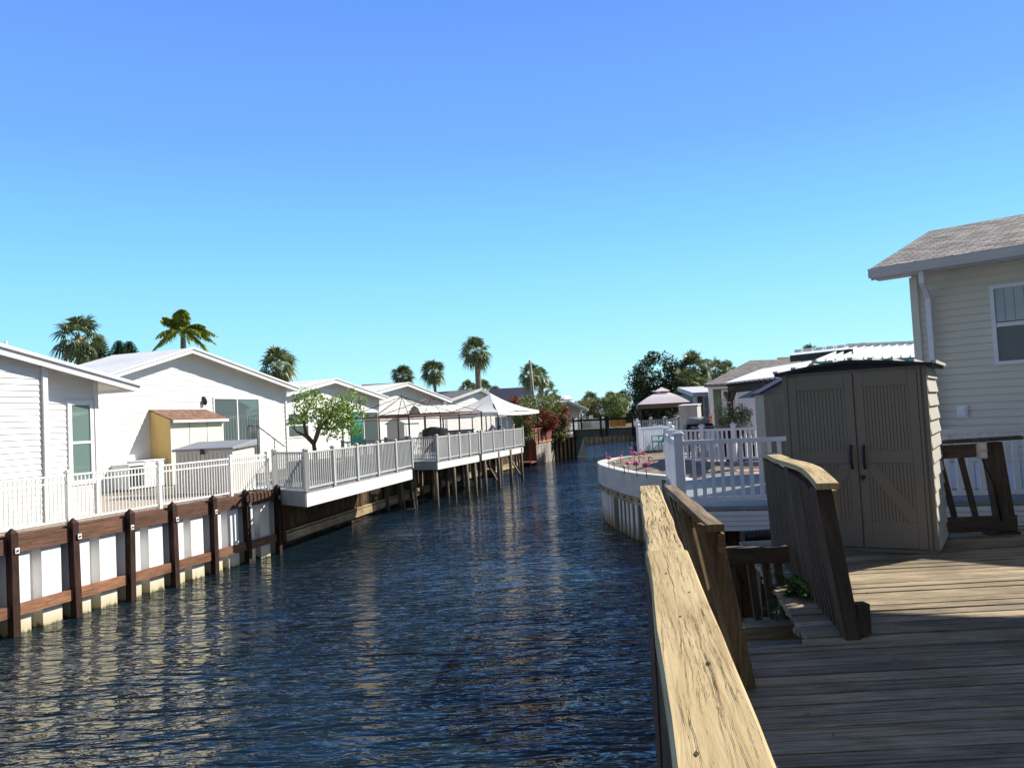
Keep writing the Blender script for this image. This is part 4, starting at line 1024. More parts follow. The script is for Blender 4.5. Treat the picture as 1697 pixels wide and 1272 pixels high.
# ================================================================ our deck
def capx(y): return .285+(y-1.24)*(.585/3.98)
def midx(y): return 2.20+(y-5.38)*(.56/3.1)
root = thing('wooden_deck', (2.5, 2, 1.9), 'weathered wooden deck of long grey boards in the foreground', 'deck')
m_ = MB(); y = -3.0; RB = random.Random(11)
while y < 9.45:
    w_ = .137; x1 = 8.2
    if y < 5.32: x0 = capx(y)+.02+RB.uniform(-.01, .01)
    else: x0 = midx(y)-.30+RB.uniform(-.035, .035)
    z_ = 1.9-.02+RB.uniform(-.005, .005); sk = RB.uniform(-.007, .007)
    xs = [x0]; 
    while xs[-1] < x1-2.6: xs.append(xs[-1]+RB.uniform(2.6, 4.6))
    xs[-1] = x1 if len(xs) > 1 else xs[-1]
    if len(xs) == 1: xs.append(x1)
    for a, b_ in zip(xs[:-1], xs[1:]): 
        dz = RB.uniform(-.004, .004); m_.beam(V((a+.003, y, z_+dz)), V((b_-.003, y+sk, z_-dz)), w_-.004-RB.uniform(0, .008), .038)
    y += .1465
o = m_.build('boards', 'deckw', root, bevel=.004)
splits('drying_splits', o, lambda s_, t: V((1.2+s_, 3.4+t, 1.9062)), 4.4, 12.0, 0, 3) if False else None
m2 = MB(); Rs = random.Random(12)
for _ in range(210):
    x, y = Rs.uniform(1.2, 5.6), -3.0+.1465*Rs.randrange(38, 86)+Rs.uniform(-.05, .05); l = Rs.uniform(.08, .7); n = 8; w0 = Rs.uniform(.0015, .004); pp = []
    if y > 5.3 and x < midx(y): continue
    yy = y
    for k in range(n+1): yy += Rs.gauss(0, .0012); pp.append((x+l*k/n, yy, w0*math.sin(math.pi*(k+.3)/(n+.6))))
    for (a, b_, c), (d, e, f) in zip(pp[:-1], pp[1:]): m2.face([(a, b_-c, 1.9085), (d, e-f, 1.9085), (d, e+f, 1.9085), (a, b_+c, 1.9085)])
m2.build('drying_splits', 'crackm', o)
m_ = MB(); m_.beam(V((capx(-3)+.03, -3, 1.76)), V((capx(5.3)+.03, 5.3, 1.76)), .04, .2); m_.beam(V((capx(5.3)+.05, 5.36, 1.76)), V((1.95, 5.36, 1.76)), .04, .2); m_.beam(V((midx(5.4)-.12, 5.4, 1.76)), V((midx(9.2)-.12, 9.2, 1.76)), .05, .2)
for yy in (1.2, 3.2, 7.2): m_.beam(V((.9 if yy < 5 else 2.5, yy, 1.76)), V((4.7, yy, 1.76)), .05, .2)
m_.build('joist', 'postw', root)
for x, y in ((capx(-1)+.08, -1), (capx(2.5)+.08, 2.5), (capx(5.1)+.08, 5.15), (2.05, 5.2), (2.75, 9.0)): m_ = MB(); m_.post(V((x, y, -.8)), 2.46, .14); m_.build('post', 'postw', root)
# a scatter of fine debris and paint flecks on the boards
m_ = MB()
for _ in range(70):
    x, y = RB.uniform(1.3, 5.5), RB.uniform(3.4, 7.4); a = RB.uniform(0, 3.1); l = RB.uniform(.004, .014)
    m_.box(V((x, y, 1.9035)), (l*2, l*.7, .003), (math.cos(a), math.sin(a), 0))
o = m_.build('leaf_litter', 'pilew'); o['kind'] = 'stuff'
# ---- main cap rail
root = thing('handrail', (capx(2), 2, 1.9), 'sun bleached cracked cap board railing along the water side of the deck', 'railing')
def cap(a, b_, w_, t, nseg=14, wob=.006, seed=1, zf=None, xf=None):
    R = random.Random(seed); m_ = MB(); a = V(a); b_ = V(b_); ax = (b_-a).normalized(); sd_ = ax.cross(Z).normalized(); L = (b_-a).length
    rows = []; uo = R.uniform(0, 9)
    for k in range(nseg+1):
        t_ = k/nseg; c = a.lerp(b_, t_)+Z*(zf(t_) if zf else 0)+sd_*(xf(t_) if xf else 0); wl, wr = w_/2+R.uniform(-wob, wob), w_/2+R.uniform(-wob, wob); ch = .006
        rows.append([c-sd_*wl-Z*t, c-sd_*wl-Z*ch, c-sd_*(wl-ch), c+Z*.001, c+sd_*(wr-ch), c+sd_*wr-Z*ch, c+sd_*wr-Z*t])
    us = [0, t, t+.008, t+.008+w_/2, t+w_+.008, t+w_+.016, 2*t+w_+.016]
    for k in range(nseg):
        for j in range(6):
            m_.face([rows[k][j+1], rows[k][j], rows[k+1][j], rows[k+1][j+1]], [(uo+L*k/nseg, us[j+1]), (uo+L*k/nseg, us[j]), (uo+L*(k+1)/nseg, us[j]), (uo+L*(k+1)/nseg, us[j+1])])
        m_.face([rows[k][0], rows[k][6], rows[k+1][6], rows[k+1][0]])
    m_.face([p for p in rows[0]]); m_.face([p for p in rows[-1]][::-1]); return m_
def splits(name, parent, surf, L, w_, cnt, seed, lmin=.08, lmax=.9, wmax=.0022, wav_=.5):
    "long thin drying splits: dark slivers lying in the weathered face; surf(s, t) gives the point, s along, t across"
    R = random.Random(seed); m_ = MB()
    for _ in range(cnt):
        s0 = R.uniform(0, L); l = min(L-s0-.004, lmin+(lmax-lmin)*R.random()**2.2); t = R.uniform(-.46, .46)*w_
        if l < .03: continue
        n = max(4, int(l/.022)); wm = R.uniform(.3, 1)*wmax; dr = R.uniform(-.03, .03); ph = R.uniform(0, 6); pts = []; tt = t
        for k in range(n+1):
            u = k/n; tt += R.gauss(0, .0011)+dr*l/n*.5; x = max(-.48*w_, min(.48*w_, tt+.0025*math.sin(ph+u*l*14)*wav_))
            pts.append((s0+l*u, x, wm*(math.sin(math.pi*min(1, u*1.02))**.6+.08)*R.uniform(.6, 1.3)))
        for (a, b_, c), (d, e, f) in zip(pts[:-1], pts[1:]):
            m_.face([surf(a, b_-c/2), surf(a, b_+c/2), surf(d, e+f/2), surf(d, e-f/2)])
    o = m_.build(name, 'crackm', parent); return o
def knots(parent, surf, places):
    for s_, t, r in places: m_ = MB(); m_.face([surf(s_+r*1.6*math.cos(k*.63)*(1+.2*math.sin(k*3)), t+r*.6*math.sin(k*.63)) for k in range(10)]); m_.build('knot', 'crackm', parent)
def capsurf(a, b_, zf=None, xf=None, dz=.0022):
    a = V(a); b_ = V(b_); ax = (b_-a).normalized(); sd_ = ax.cross(Z).normalized(); L = (b_-a).length
    return (lambda s_, t: a+ax*s_+sd_*(t+(xf(s_/L) if xf else 0))+Z*(dz+(zf(s_/L) if zf else 0))), L
def cpt(y, z=3.01): return (capx(y), y, z)
cb = cap(cpt(-1.2, 3.012), cpt(2.755, 3.012), .142, .04, 16, .003, 2).build('cap_board', 'capw', root)
sf, L_ = capsurf(cpt(-1.2, 3.012), cpt(2.755, 3.012)); splits('drying_splits', cb, sf, L_, .136, 90, 5, .05, 1.0, .0012); knots(cb, sf, [(2.75, .02, .007), (2.35, -.035, .005), (3.35, .03, .004), (3.6, -.02, .005), (3.1, -.01, .004)])
cb = cap(cpt(2.765, 3.0), cpt(5.24, 3.004), .132, .04, 12, .004, 3).build('cap_board', 'capw', root)
sf, L_ = capsurf(cpt(2.765, 3.0), cpt(5.24, 3.004)); splits('drying_splits', cb, sf, L_, .126, 170, 6, .04, .5, .0021)
m_ = MB(); m_.beam(V((capx(-1.2)-.005, -1.2, 2.91)), V((capx(5.2)-.005, 5.2, 2.91)), .04, .12); m_.build('rail', 'postw', root)
m_ = MB(); m_.beam(V((capx(-1.2), -1.2, 2.02)), V((capx(5.2), 5.2, 2.02)), .04, .09); m_.build('rail', 'postw', root)
for y in (-.6, 1.1, 2.76, 5.12): m_ = MB(); m_.post(V((capx(y)+.0, y, 1.2)), 1.76, .09, X=(1, .15, 0)); m_.build('post', 'postw', root)
y = -.4
while y < 5.0:
    if min(abs(y-q) for q in (-.6, 1.1, 2.76, 5.12)) > .09:
        m_ = MB(); m_.post(V((capx(y)+.045, y, 1.95)), .97, .04, X=(1, .15, 0)); m_.build('baluster', 'postw', root)
    y += .135
# ---- stair rail
root = thing('stair_railing', (1.23, 4.57, 1.9), 'leaning bare timber stair railing right of the long cap rail', 'railing')
m_ = MB(); m_.post(V((1.25, 4.57, 1.86)), 1.02, .095, X=(1, .15, 0), lean=(-.235, -.33)); m_.build('post', 'stairw', root)
ta, tb = V((1.03, 4.16, 2.885)), V((1.155, 6.0, 2.93))
cap(ta, tb, .09, .038, 8, .003, 5).build('cap_board', 'stairw', root)
m_ = MB(); m_.beam(ta-Z*.10+V((.03, 0, 0)), tb-Z*.10+V((.03, 0, 0)), .036, .10); m_.build('rail', 'stairw', root)
m_ = MB(); m_.beam(V((1.26, 4.62, 1.98)), V((1.42, 5.95, 1.6)), .032, .07); m_.build('rail', 'stairw', root)
for k in range(5):
    t_ = (k+.8)/5.6; tp = ta.lerp(tb, t_)-Z*.06; bt = V((1.26, 4.62, 1.95)).lerp(V((1.42, 5.95, 1.55)), t_); m_ = MB(); m_.beam(bt, tp, .035, .06 if k == 2 else .032); m_.build('baluster', 'stairw', root)
m_ = MB(); m_.post(V((1.43, 5.98, 1.1)), 1.8, .09, lean=(-.25, 0)); m_.build('post', 'stairw', root)
# ---- middle railing
root = thing('warped_railing', (2.2, 5.38, 1.9), 'dark balustrade with a warped sunlit cap board in front of the tall shed', 'railing')
b0, b1 = V((2.20, 5.38, 1.9)), V((2.76, 8.48, 1.9)); d_ = (b1-b0).normalized(); n2 = V((d_.y, -d_.x, 0))
def lean(t_): return V((-.15+.10*t_, -.04, 0))
wz = lambda t_: .05*math.sin(math.pi*t_)+.012*math.sin(9*t_)
wx = lambda t_: .03*math.sin(2*math.pi*t_)
cap(b0+lean(0)-d_*.22+Z*1.07, b1+lean(1)+Z*1.07+d_*.1, .145, .04, 22, .004, 7, zf=wz, xf=wx).build('cap_board', 'capw', root)
mc = [o for o in root.children][-1]; sf, L_ = capsurf(b0+lean(0)-d_*.22+Z*1.07, b1+lean(1)+Z*1.07+d_*.1, wz, wx, .004); splits('drying_splits', mc, sf, L_, .136, 130, 8, .03, .4, .0024)
for t_, zb in ((0, 1.86), (.44, .9), (1, 1.0)):
    p = b0.lerp(b1, t_); m_ = MB(); dl = lean(t_)*(1.9+1.03-zb)
    m_.beam(V((p.x, p.y, zb))-lean(t_)*(1.9-zb), V((p.x, p.y, 1.9+1.03+wz(t_)))+lean(t_), .105, .095, up=V((0, 1, 0))); m_.build('post', 'postw', root)
m_ = MB(); m_.beam(b0+lean(0)*.9+Z*.96, b1+lean(1)*.9+Z*.98, .04, .09); m_.build('rail', 'postw', root)
m_ = MB(); m_.beam(b0+lean(0)*.1+Z*.07, b1+lean(1)*.1+Z*.07, .04, .09); m_.build('rail', 'postw', root)
k = 0
while k < 24:
    t_ = (k+1)/25; k += 1
    if abs(t_-.44) < .025: continue
    p = b0.lerp(b1, t_); m_ = MB(); m_.beam(p+n2*-.04+Z*.02, p+n2*-.04+lean(t_)+Z*(1.0+wz(t_)*.8), .032, .036, up=V((0, 1, 0))); m_.build('baluster', 'postw', root)
p = b0+V((.09, .03, .02)); m_ = MB(); m_.post(p, .20, .09, X=(1, .1, 0)); m_.build('cleat_block', 'postw', root)
m_ = MB(); m_.box(b0+lean(0)*.95+Z*.90+V((.075, .01, 0)), (.03, .08, .2)); m_.build('cap_bracket', 'capw', root)
# ---- right back railing
root = thing('short_railing', (5.4, 8.95, 1.9), 'short leaning brown railing right of the tall shed carrying an outlet box', 'railing')
m_ = MB(); m_.post(V((5.52, 8.98, 1.88)), 1.06, .20, .10, lean=(-.10, 0)); m_.build('post', 'postw', root)
m_ = MB(); m_.box(V((5.46, 8.98, 1.90)), (.34, .16, .05)); m_.build('post_foot', 'postw', root)
cap((4.2, 8.98, 2.985), (5.72, 8.93, 3.0), .15, .04, 8, .004, 9).build('cap_board', 'postw', root)
m_ = MB(); m_.beam(V((4.3, 8.93, 2.86)), V((5.36, 8.92, 2.86)), .04, .15); m_.build('rail', 'postw', root)
m_ = MB(); m_.beam(V((4.5, 8.93, 2.04)), V((5.6, 8.92, 2.03)), .05, .17); m_.build('rail', 'postw', root)
for x in (4.62, 4.93, 5.17): m_ = MB(); m_.beam(V((x, 8.95, 2.08)), V((x-.13, 8.95, 2.82)), .055, .04, up=V((0, 1, 0))); m_.build('baluster', 'postw', root)
p = V((5.25, 8.88, 2.86)); ob = thing('outlet_box', p-Z*.09, 'grey electrical outlet box on the short brown railing', 'outlet box'); m_ = MB(); m_.box(p, (.10, .06, .19)); m_.build('body', 'shedside', ob, bevel=.01)
m_ = MB(); m_.box(p+V((0, -.036, .04)), (.055, .012, .06)); m_.box(p+V((0, -.036, -.045)), (.055, .012, .06)); m_.build('socket', 'trim', ob)
m_ = MB(); m_.tube([p-Z*.09, p+V((.03, .0, -.2)), p+V((.13, .02, -.4)), p+V((.17, .02, -.8))], .012, 5); m_.build('cable', 'black', ob)
# ================================================================ tall resin shed
SA = V((4.2, 7.95, 1.9)); sa_ = V((-.84, .54, 0)).normalized(); sb_ = V((.54, .84, 0)).normalized(); SWd, SD, SH = 1.42, 1.2, 1.97
root = thing('resin_shed', SA+sa_*SWd/2, 'tall taupe resin shed with barn style double doors on the wooden deck', 'shed')
def S(a, o, z): return SA+sa_*a+sb_*o+Z*z
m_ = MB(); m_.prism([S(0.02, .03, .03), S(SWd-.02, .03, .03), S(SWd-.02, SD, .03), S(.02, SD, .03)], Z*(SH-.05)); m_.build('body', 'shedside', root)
m_ = MB(); m_.prism([S(0, 0, 0), S(SWd, 0, 0), S(SWd, SD+.02, 0), S(0, SD+.02, 0)], Z*.05); m_.build('base', 'shedw', root, bevel=.01)
m_ = MB()
for (x0, x1, dp) in ((0, .035, .03), (.035, .055, .012), (.055, .085, .03), (SWd-.05, SWd, .03)):
    m_.prism([S(x0, .03-dp-.02, .05), S(x1, .03-dp-.02, .05), S(x1, .03, .05), S(x0, .03, .05)], Z*(SH-.07))
m_.prism([S(.085, -.005, SH-.07), S(SWd-.05, -.005, SH-.07), S(SWd-.05, .03, SH-.07), S(.085, .03, SH-.07)], Z*.05)
m_.build('frame', 'shedw', root, bevel=.004)
for side in (0, 1):
    x0, x1 = (.09, .685) if side == 0 else (.70, SWd-.055)
    m_ = MB(); z0, z1 = .055, SH-.085
    def bar(a0, a1, b0, b1, o0=-.018, o1=.03):
        m_.prism([S(a0, o0, b0), S(a1, o0, b0), S(a1, o1, b0), S(a0, o1, b0)], Z*(b1-b0))
    st = .085
    bar(x0, x0+st, z0, z1); bar(x1-st, x1, z0, z1); bar(x0+st, x1-st, z1-.155, z1); bar(x0+st, x1-st, z0, z0+.27); bar(x0+st, x1-st, .93, 1.06)
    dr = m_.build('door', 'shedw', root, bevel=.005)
    m_ = MB(); n = 13; wd = (x1-x0-2*st)/n
    for k in range(n):
        for (b0, b1) in ((z0+.27, .93), (1.06, z1-.155)):
            bar(x0+st+wd*k+.002, x0+st+wd*(k+1)-.002, b0, b1, -.010, .020)
    m_.build('grooved_panel', 'shedw', dr)
    m_ = MB(); inner, outer = (x1-st, x0+st) if side == 0 else (x0+st, x1-st)
    a = S(inner, -.0085, .93); b_ = S(outer, -.0085, z0+.27)
    ax = (b_-a).normalized(); up = ax.cross(sb_).normalized()*.045; cut = .0
    i2 = inner+(outer-inner)*.0
    dx = (outer-inner)*.16; dz = (.93-z0-.27)*.16
    m_.prism([S(inner, -.0085, .928), S(inner+dx, -.0085, .928), S(outer, -.0085, z0+.272+dz), S(outer, -.0085, z0+.272), S(outer-dx, -.0085, z0+.272), S(inner, -.0085, .928-dz)], sb_*-.0095); m_.build('diagonal_brace', 'shedw', dr)
    m_ = MB(); hx = x1-.045 if side == 0 else x0+.045
    hx = .685-.055 if side == 0 else .70+.055
    m_.tube([S(hx, -.018, .88), S(hx, -.05, .90), S(hx, -.065, .95), S(hx, -.07, 1.0), S(hx, -.065, 1.05), S(hx, -.05, 1.10), S(hx, -.018, 1.12)], [.013, .014, .015, .016, .015, .014, .013], 8); m_.build('handle', 'black', dr)
m_ = MB(); m_.box(S(.66, -.022, .79), (.05, .012, .035), sa_); m_.box(S(.66, -.03, .775), (.016, .012, .045), sa_); m_.build('latch', 'darkmetal', root)
m_ = MB(); k = 0
while k < 13:
    z0 = .04+k*.146; z1 = min(SH-.03, z0+.146); k += 1
    if z1 <= z0: break
    A = [S(0.02, .06, z0), S(.02, SD-.02, z0), S(.02, SD-.02, z1), S(.02, .06, z1)]; o_ = -sa_
    m_.face([A[0]+o_*.028, A[1]+o_*.028, A[2]+o_*.006, A[3]+o_*.006]); m_.face([A[0], A[1], A[1]+o_*.028, A[0]+o_*.028]); m_.face([A[0], A[0]+o_*.028, A[3]+o_*.006, A[3]]); m_.face([A[1]+o_*.028, A[1], A[2], A[2]+o_*.006])
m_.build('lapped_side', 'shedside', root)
m_ = MB(); n = 10; ov = .07
prof = [(-ov, SH-.035), (SWd*.25, SH+.025), (SWd*.5, SH+.055), (SWd*.75, SH+.03), (SWd+ov, SH-.035)]
for i in range(4):
    (x0, z0), (x1, z1) = prof[i], prof[i+1]; A = [S(x0, -.07, z0), S(x1, -.07, z1), S(x1, SD+.08, z1), S(x0, SD+.08, z0)]
    m_.solid([p-Z*.035 for p in A]+A, [(3, 2, 1, 0), (4, 5, 6, 7), (0, 1, 5, 4), (2, 3, 7, 6), (1, 2, 6, 5), (3, 0, 4, 7)], sa_)
m_.prism([S(0, -.02, SH-.05), S(SWd, -.02, SH-.05), S(SWd*.75, -.02, SH+.02), S(SWd*.5, -.02, SH+.04), S(SWd*.25, -.02, SH+.015)], sb_*.04)
m_.build('roof', 'navy', root)
m_ = MB()
for k in range(9):
    t_ = k/8; x = -ov+(SWd+2*ov)*t_
    z = [q for q in [prof[i][1]+(prof[i+1][1]-prof[i][1])*(x-prof[i][0])/(prof[i+1][0]-prof[i][0]) for i in range(4) if prof[i][0]-1e-6 <= x <= prof[i+1][0]+1e-6]][0]
    m_.beam(S(x, -.02, z+.012), S(x, SD+.06, z+.012), .05, .03)
m_.build('roof_rib', 'bin', root)
# ================================================================ cream house on the right
HC = V((6.48, 12.5, 0)); hd = V((.74, -.67, 0)).normalized(); hn = V((-.67, -.74, 0)).normalized()
root = thing('house', (6.48, 12.5, 1.75), 'cream clapboard house with a shingle roof, gutter and downpipe at the right edge', 'house')
m_ = MB(); lap_wall(m_, HC, hd, hn, [(0, 1.8), (6.5, 1.8), (6.5, 5.56), (0, 5.56)], .112, .02)
m_.face([HC+Z*1.8, HC+Z*5.42, HC-hn*6+Z*5.42, HC-hn*6+Z*1.8]); m_.face([HC+Z*5.42, HC-hn*3+Z*6.5, HC-hn*6+Z*5.42])
m_.face([HC+hd*6.5+Z*1.8, HC+hd*6.5+Z*5.42, HC+hd*6.5-hn*6+Z*5.42, HC+hd*6.5-hn*6+Z*1.8]); m_.face([HC+hd*6.5+Z*5.42, HC+hd*6.5-hn*3+Z*6.5, HC+hd*6.5-hn*6+Z*5.42])
m_.build('wall', 'siding2', root)
m_ = MB(); m_.post(HC+hn*.02+hd*.03+Z*1.8, 3.6, .11, .06, X=hd); m_.build('corner_trim', 'siding2', root)
ez = 5.60; q0, q1 = HC-hd*.50+hn*.36, HC+hd*7.2+hn*.36
m_ = MB(); rz = 6.74
roof_slab(m_, q0+Z*ez, q1+Z*ez, q1-hn*3.72+Z*rz, q0-hn*3.72+Z*rz, .05); roof_slab(m_, q1-hn*7.4+Z*ez, q0-hn*7.4+Z*ez, q0-hn*3.72+Z*rz, q1-hn*3.72+Z*rz, .05)
ro = m_.build('roof', 'shinglet', root)
m_ = MB(); gp = [(0, 0), (.13, 0), (.15, .06), (.13, .075), (.15, .14), (0, .14)]
A = q0+hn*.0+Z*(ez-.17); pr = [A+hn*a+Z*b for a, b in gp]; m_.prism(pr, q1-q0, hd); m_.build('gutter', 'roofedge', ro)
m_ = MB(); m_.box((q0+q1)/2-hn*.02+Z*(ez-.10), ((q1-q0).length, .03, .17), hd, hn); m_.face([q0+Z*(ez-.17), q1+Z*(ez-.17), q1-hn*.4+Z*(ez-.17), q0-hn*.4+Z*(ez-.17)])
d_ = (q0-hn*3.72+Z*rz)-(q0+Z*ez); m_.prism([q0+Z*(ez-.02), q0+Z*(ez-.02)+d_, q0+Z*(ez-.2)+d_, q0+Z*(ez-.2)], hd*.03, d_)
m_.build('fascia', 'roofedge', ro)
dpp = HC+hd*.24+hn*.09; m_ = MB()
m_.post(dpp+hn*.28+Z*(ez-.36), .20, .075, .06, X=hd); m_.beam(dpp+hn*.28+Z*(ez-.34), dpp+Z*(ez-.55), .075, .06); m_.post(dpp+Z*1.85, ez-.55-1.83, .075, .06, X=hd, lean=(-.0, 0))
for z_ in (4.6, 3.2): m_.box(dpp+Z*z_, (.10, .075, .03), hd, hn)
m_.build('downpipe', 'vinyl', root)
w0 = online(HC, hd, 1645, 0, 4.5); s0_ = (w0-HC).dot(hd)
zt, zb = P(1645, 474, d=w0.y).z, P(1653, 605, d=w0.y).z
fo = window(root, HC, hd, hn, s0_, s0_+1.0, zb, zt, fr='vinyl', gl='glass', fw=.055)
for o in fo.children: pass
m_ = MB()
for k in range(7): m_.box(HC+hd*(s0_+.12+k*.125)+hn*.027+Z*(zb+(zt-zb)*.75), (.118, .006, (zt-zb)*.42), hd, hn)
m_.build('vertical_blind', 'blind', fo)
pc = online(HC, hd, 1593, 0); z_ = P(1593, 682, d=pc.y).z; m_ = MB(); c_ = V((pc.x, pc.y, z_)); m_.box(c_+hn*.03, (.15, .035, .19), hd, hn); m_.box(c_+hn*.055, (.095, .02, .13), hd, hn); m_.build('outlet_cover', 'vinyl', root, bevel=.006)
# skirting behind the fence
m_ = MB(); a = V((7.3, 11.62, 0)); 
for k in range(30): m_.box(HC+hd*(.2+k*.2)+hn*.04+Z*2.1, (.19, .03, .7), hd, hn)
m_.build('skirting', 'vinyl', root)
# ================================================================ our own house, just out of frame to the right: it shades the deck
root = thing('house', (6.3, 0, 1.75), 'cream clapboard wall of the house beside the foreground deck', 'house')
m_ = MB(); lap_wall(m_, (6.35, -8, 0), (0, 1, 0), (-1, 0, 0), [(0, 1.92), (14.5, 1.92), (14.5, 5.55), (0, 5.55)], .112); m_.face([(6.35, 6.5, 1.8), (6.35, 6.5, 5.5), (14, 6.5, 5.5), (14, 6.5, 1.8)]); m_.face([(6.35, 6.5, 5.5), (14, 6.5, 5.5), (10.1, 6.5, 7.0)]); m_.build('wall', 'siding2', root)
m_ = MB(); roof_slab(m_, (5.98, -8.4, 5.85), (5.98, 8.75, 5.85), (10.1, 8.75, 7.35), (10.1, -8.4, 7.35), .15); roof_slab(m_, (14.3, 8.75, 5.85), (14.3, -8.4, 5.85), (10.1, -8.4, 7.35), (10.1, 8.75, 7.35), .15); m_.build('roof', 'shinglet', root)
m_ = MB(); m_.post((13.8, 8.55, 1.9), 3.8, .12); m_.build('porch_post', 'trim', root)
# ================================================================ gazebo frames, white canopies and shed on the left decks
def gaz_frame(name, label, cx, cy, ux, a, b, zf, zr, zp, mat='brownmetal', bars=True):
    c = V((cx, cy, 0)); u = V((ux[0], ux[1], 0)).normalized(); w = V((-u.y, u.x, 0)); root = thing(name, (cx, cy, zf), label, 'gazebo', 'gazebos on the left decks')
    cs = [c+u*a*p+w*b*q for p, q in ((-1, -1), (1, -1), (1, 1), (-1, 1))]
    for p in cs: m_ = MB(); m_.post(p+Z*zf, zr-zf, .07); m_.build('post', mat, root)
    m_ = MB()
    for i in range(4):
        p, q = cs[i], cs[(i+1) % 4]; m_.beam(p+Z*zr, q+Z*zr, .06, .06); m_.beam(p+Z*(zr-.14), q+Z*(zr-.14), .03, .03)
    m_.build('rim', mat, root)
    m_ = MB(); ap = c+Z*zp
    for i in range(4):
        p, q = cs[i], cs[(i+1) % 4]; m_.tube([p+Z*zr, ap], .018, 5); m_.tube([p.lerp(q, .5)+Z*zr, ap], .014, 5)
    m_.tube([ap-Z*.05, ap+Z*.16], .03, 6); m_.build('roof_rib', mat, root)
    return root, cs, u, w
g1, cs, _, _ = gaz_frame('gazebo', 'bare brown gazebo frame with a pointed top standing nearer the leafy tree', *(P(668, 700, d=36).xy), (.4, .92), 2.3, 1.7, 1.9, 3.82, P(668, 657, d=36).z)
g2, cs2, _, _ = gaz_frame('gazebo', 'bare brown gazebo frame with a pointed top standing nearer the white canopy', *(P(716, 700, d=39.5).xy), (.4, .92), 2.2, 1.7, 1.9, 3.92, P(712, 659, d=39.5).z)
def canopy(mb, cs, zr, zp, sag=.12, n=6):
    c = sum(cs, V((0, 0, 0)))/4; ap = c+Z*zp
    for i in range(4):
        p, q = cs[i]+Z*zr, cs[(i+1) % 4]+Z*zr; rows = []
        for j in range(n+1):
            t = j/n; row = []
            for k in range(n+1):
                e = p.lerp(q, k/n)-Z*sag*.5*math.sin(math.pi*k/n)*(1-t); x = e.lerp(ap, t); x.z += -sag*math.sin(math.pi*t)*1.2; row.append(x)
            rows.append(row)
        for j in range(n):
            for k in range(n): mb.face([rows[j][k], rows[j][k+1], rows[j+1][k+1], rows[j+1][k]], smooth=True)
        e0 = rows[0]
        for k in range(n): mb.face([e0[k]-Z*.16, e0[k+1]-Z*.16, e0[k+1], e0[k]])
# white canopy gazebo
g3, cs3, u_, w_ = gaz_frame('gazebo', 'gazebo with a white canvas canopy on dark posts above the far grey deck', *(P(815, 700, d=45.5).xy), (.45, .89), 2.5, 1.75, 1.85, 3.85, 4.75, mat='darkmetal')
m_ = MB(); canopy(m_, [c+Z*0+(c-sum(cs3, V((0, 0, 0)))/4).normalized()*.15 for c in cs3], 3.86, 4.95); m_.build('canopy', 'fabric', g3)
# white panels and scrollwork between its posts
p0, p1 = P(822, 700, d=43.6), P(851, 700, d=46.5); p0.z = p1.z = 0; root = thing('privacy_screen', p0+Z*1.9, 'white panels with a black scrollwork screen beneath the white canopy', 'screen')
dd = (p1-p0).normalized(); L = (p1-p0).length
for k in range(3): m_ = MB(); m_.box(p0+dd*(.35+L*k/3)+Z*2.75, (L/3-.12, .03, 1.7), dd); m_.build('panel', 'fabric', root)
m_ = MB(); sn = V((dd.y, -dd.x, 0))
for k in range(9):
    c = p0+dd*(.15+.10*(k % 3)*2)+sn*.04+Z*(2.15+.42*(k//3)); pts = [c+dd*(.13-.011*j)*math.cos(j*.8)+Z*(.13-.011*j)*math.sin(j*.8) for j in range(11)]; m_.tube(pts, .012, 4)
m_.build('scrollwork', 'black', root)
# long arched white awning behind the second frame
a, b_ = P(700, 690, d=43), P(786, 686, d=47); b_.z = a.z; root = thing('awning', a, 'long arched white awning behind the second bare gazebo frame', 'awning')
m_ = MB(); d_ = (b_-a).normalized(); w_ = V((d_.y, -d_.x, 0)); N_ = 10
for k in range(N_):
    t0, t1 = k/N_, (k+1)/N_; f0 = lambda t: -w_*1.0*(t)+Z*(.62*math.sin(math.pi*min(1, t*.9)))
    m_.face([a+f0(t0), b_+f0(t0), b_+f0(t1), a+f0(t1)], smooth=True)
m_.face([a-Z*.22, b_-Z*.22, b_, a]); m_.build('canopy', 'fabric', root)
for p in (a.lerp(b_, .05), a.lerp(b_, .95)): m_ = MB(); m_.post(V((p.x, p.y, 1.85)), p.z-1.85, .06); m_.build('post', 'darkmetal', root)
# white patio umbrella in front of the shingle roof house
c = P(812, 668, d=58); root = thing('patio_umbrella', (c.x, c.y, 1.85), 'white patio umbrella in front of the house with the grey shingle roof', 'umbrella')
m_ = MB()
for k in range(8):
    a0, a1 = 6.283*k/8, 6.283*(k+1)/8; m_.face([c+Z*.45, c+V((math.cos(a0), math.sin(a0), -.12))*1.9, c+V((math.cos(a1), math.sin(a1), -.12))*1.9])
m_.build('canopy', 'fabric', root); m_ = MB(); m_.tube([V((c.x, c.y, 1.85)), c+Z*.5], .03, 6); m_.build('pole', 'darkmetal', root)
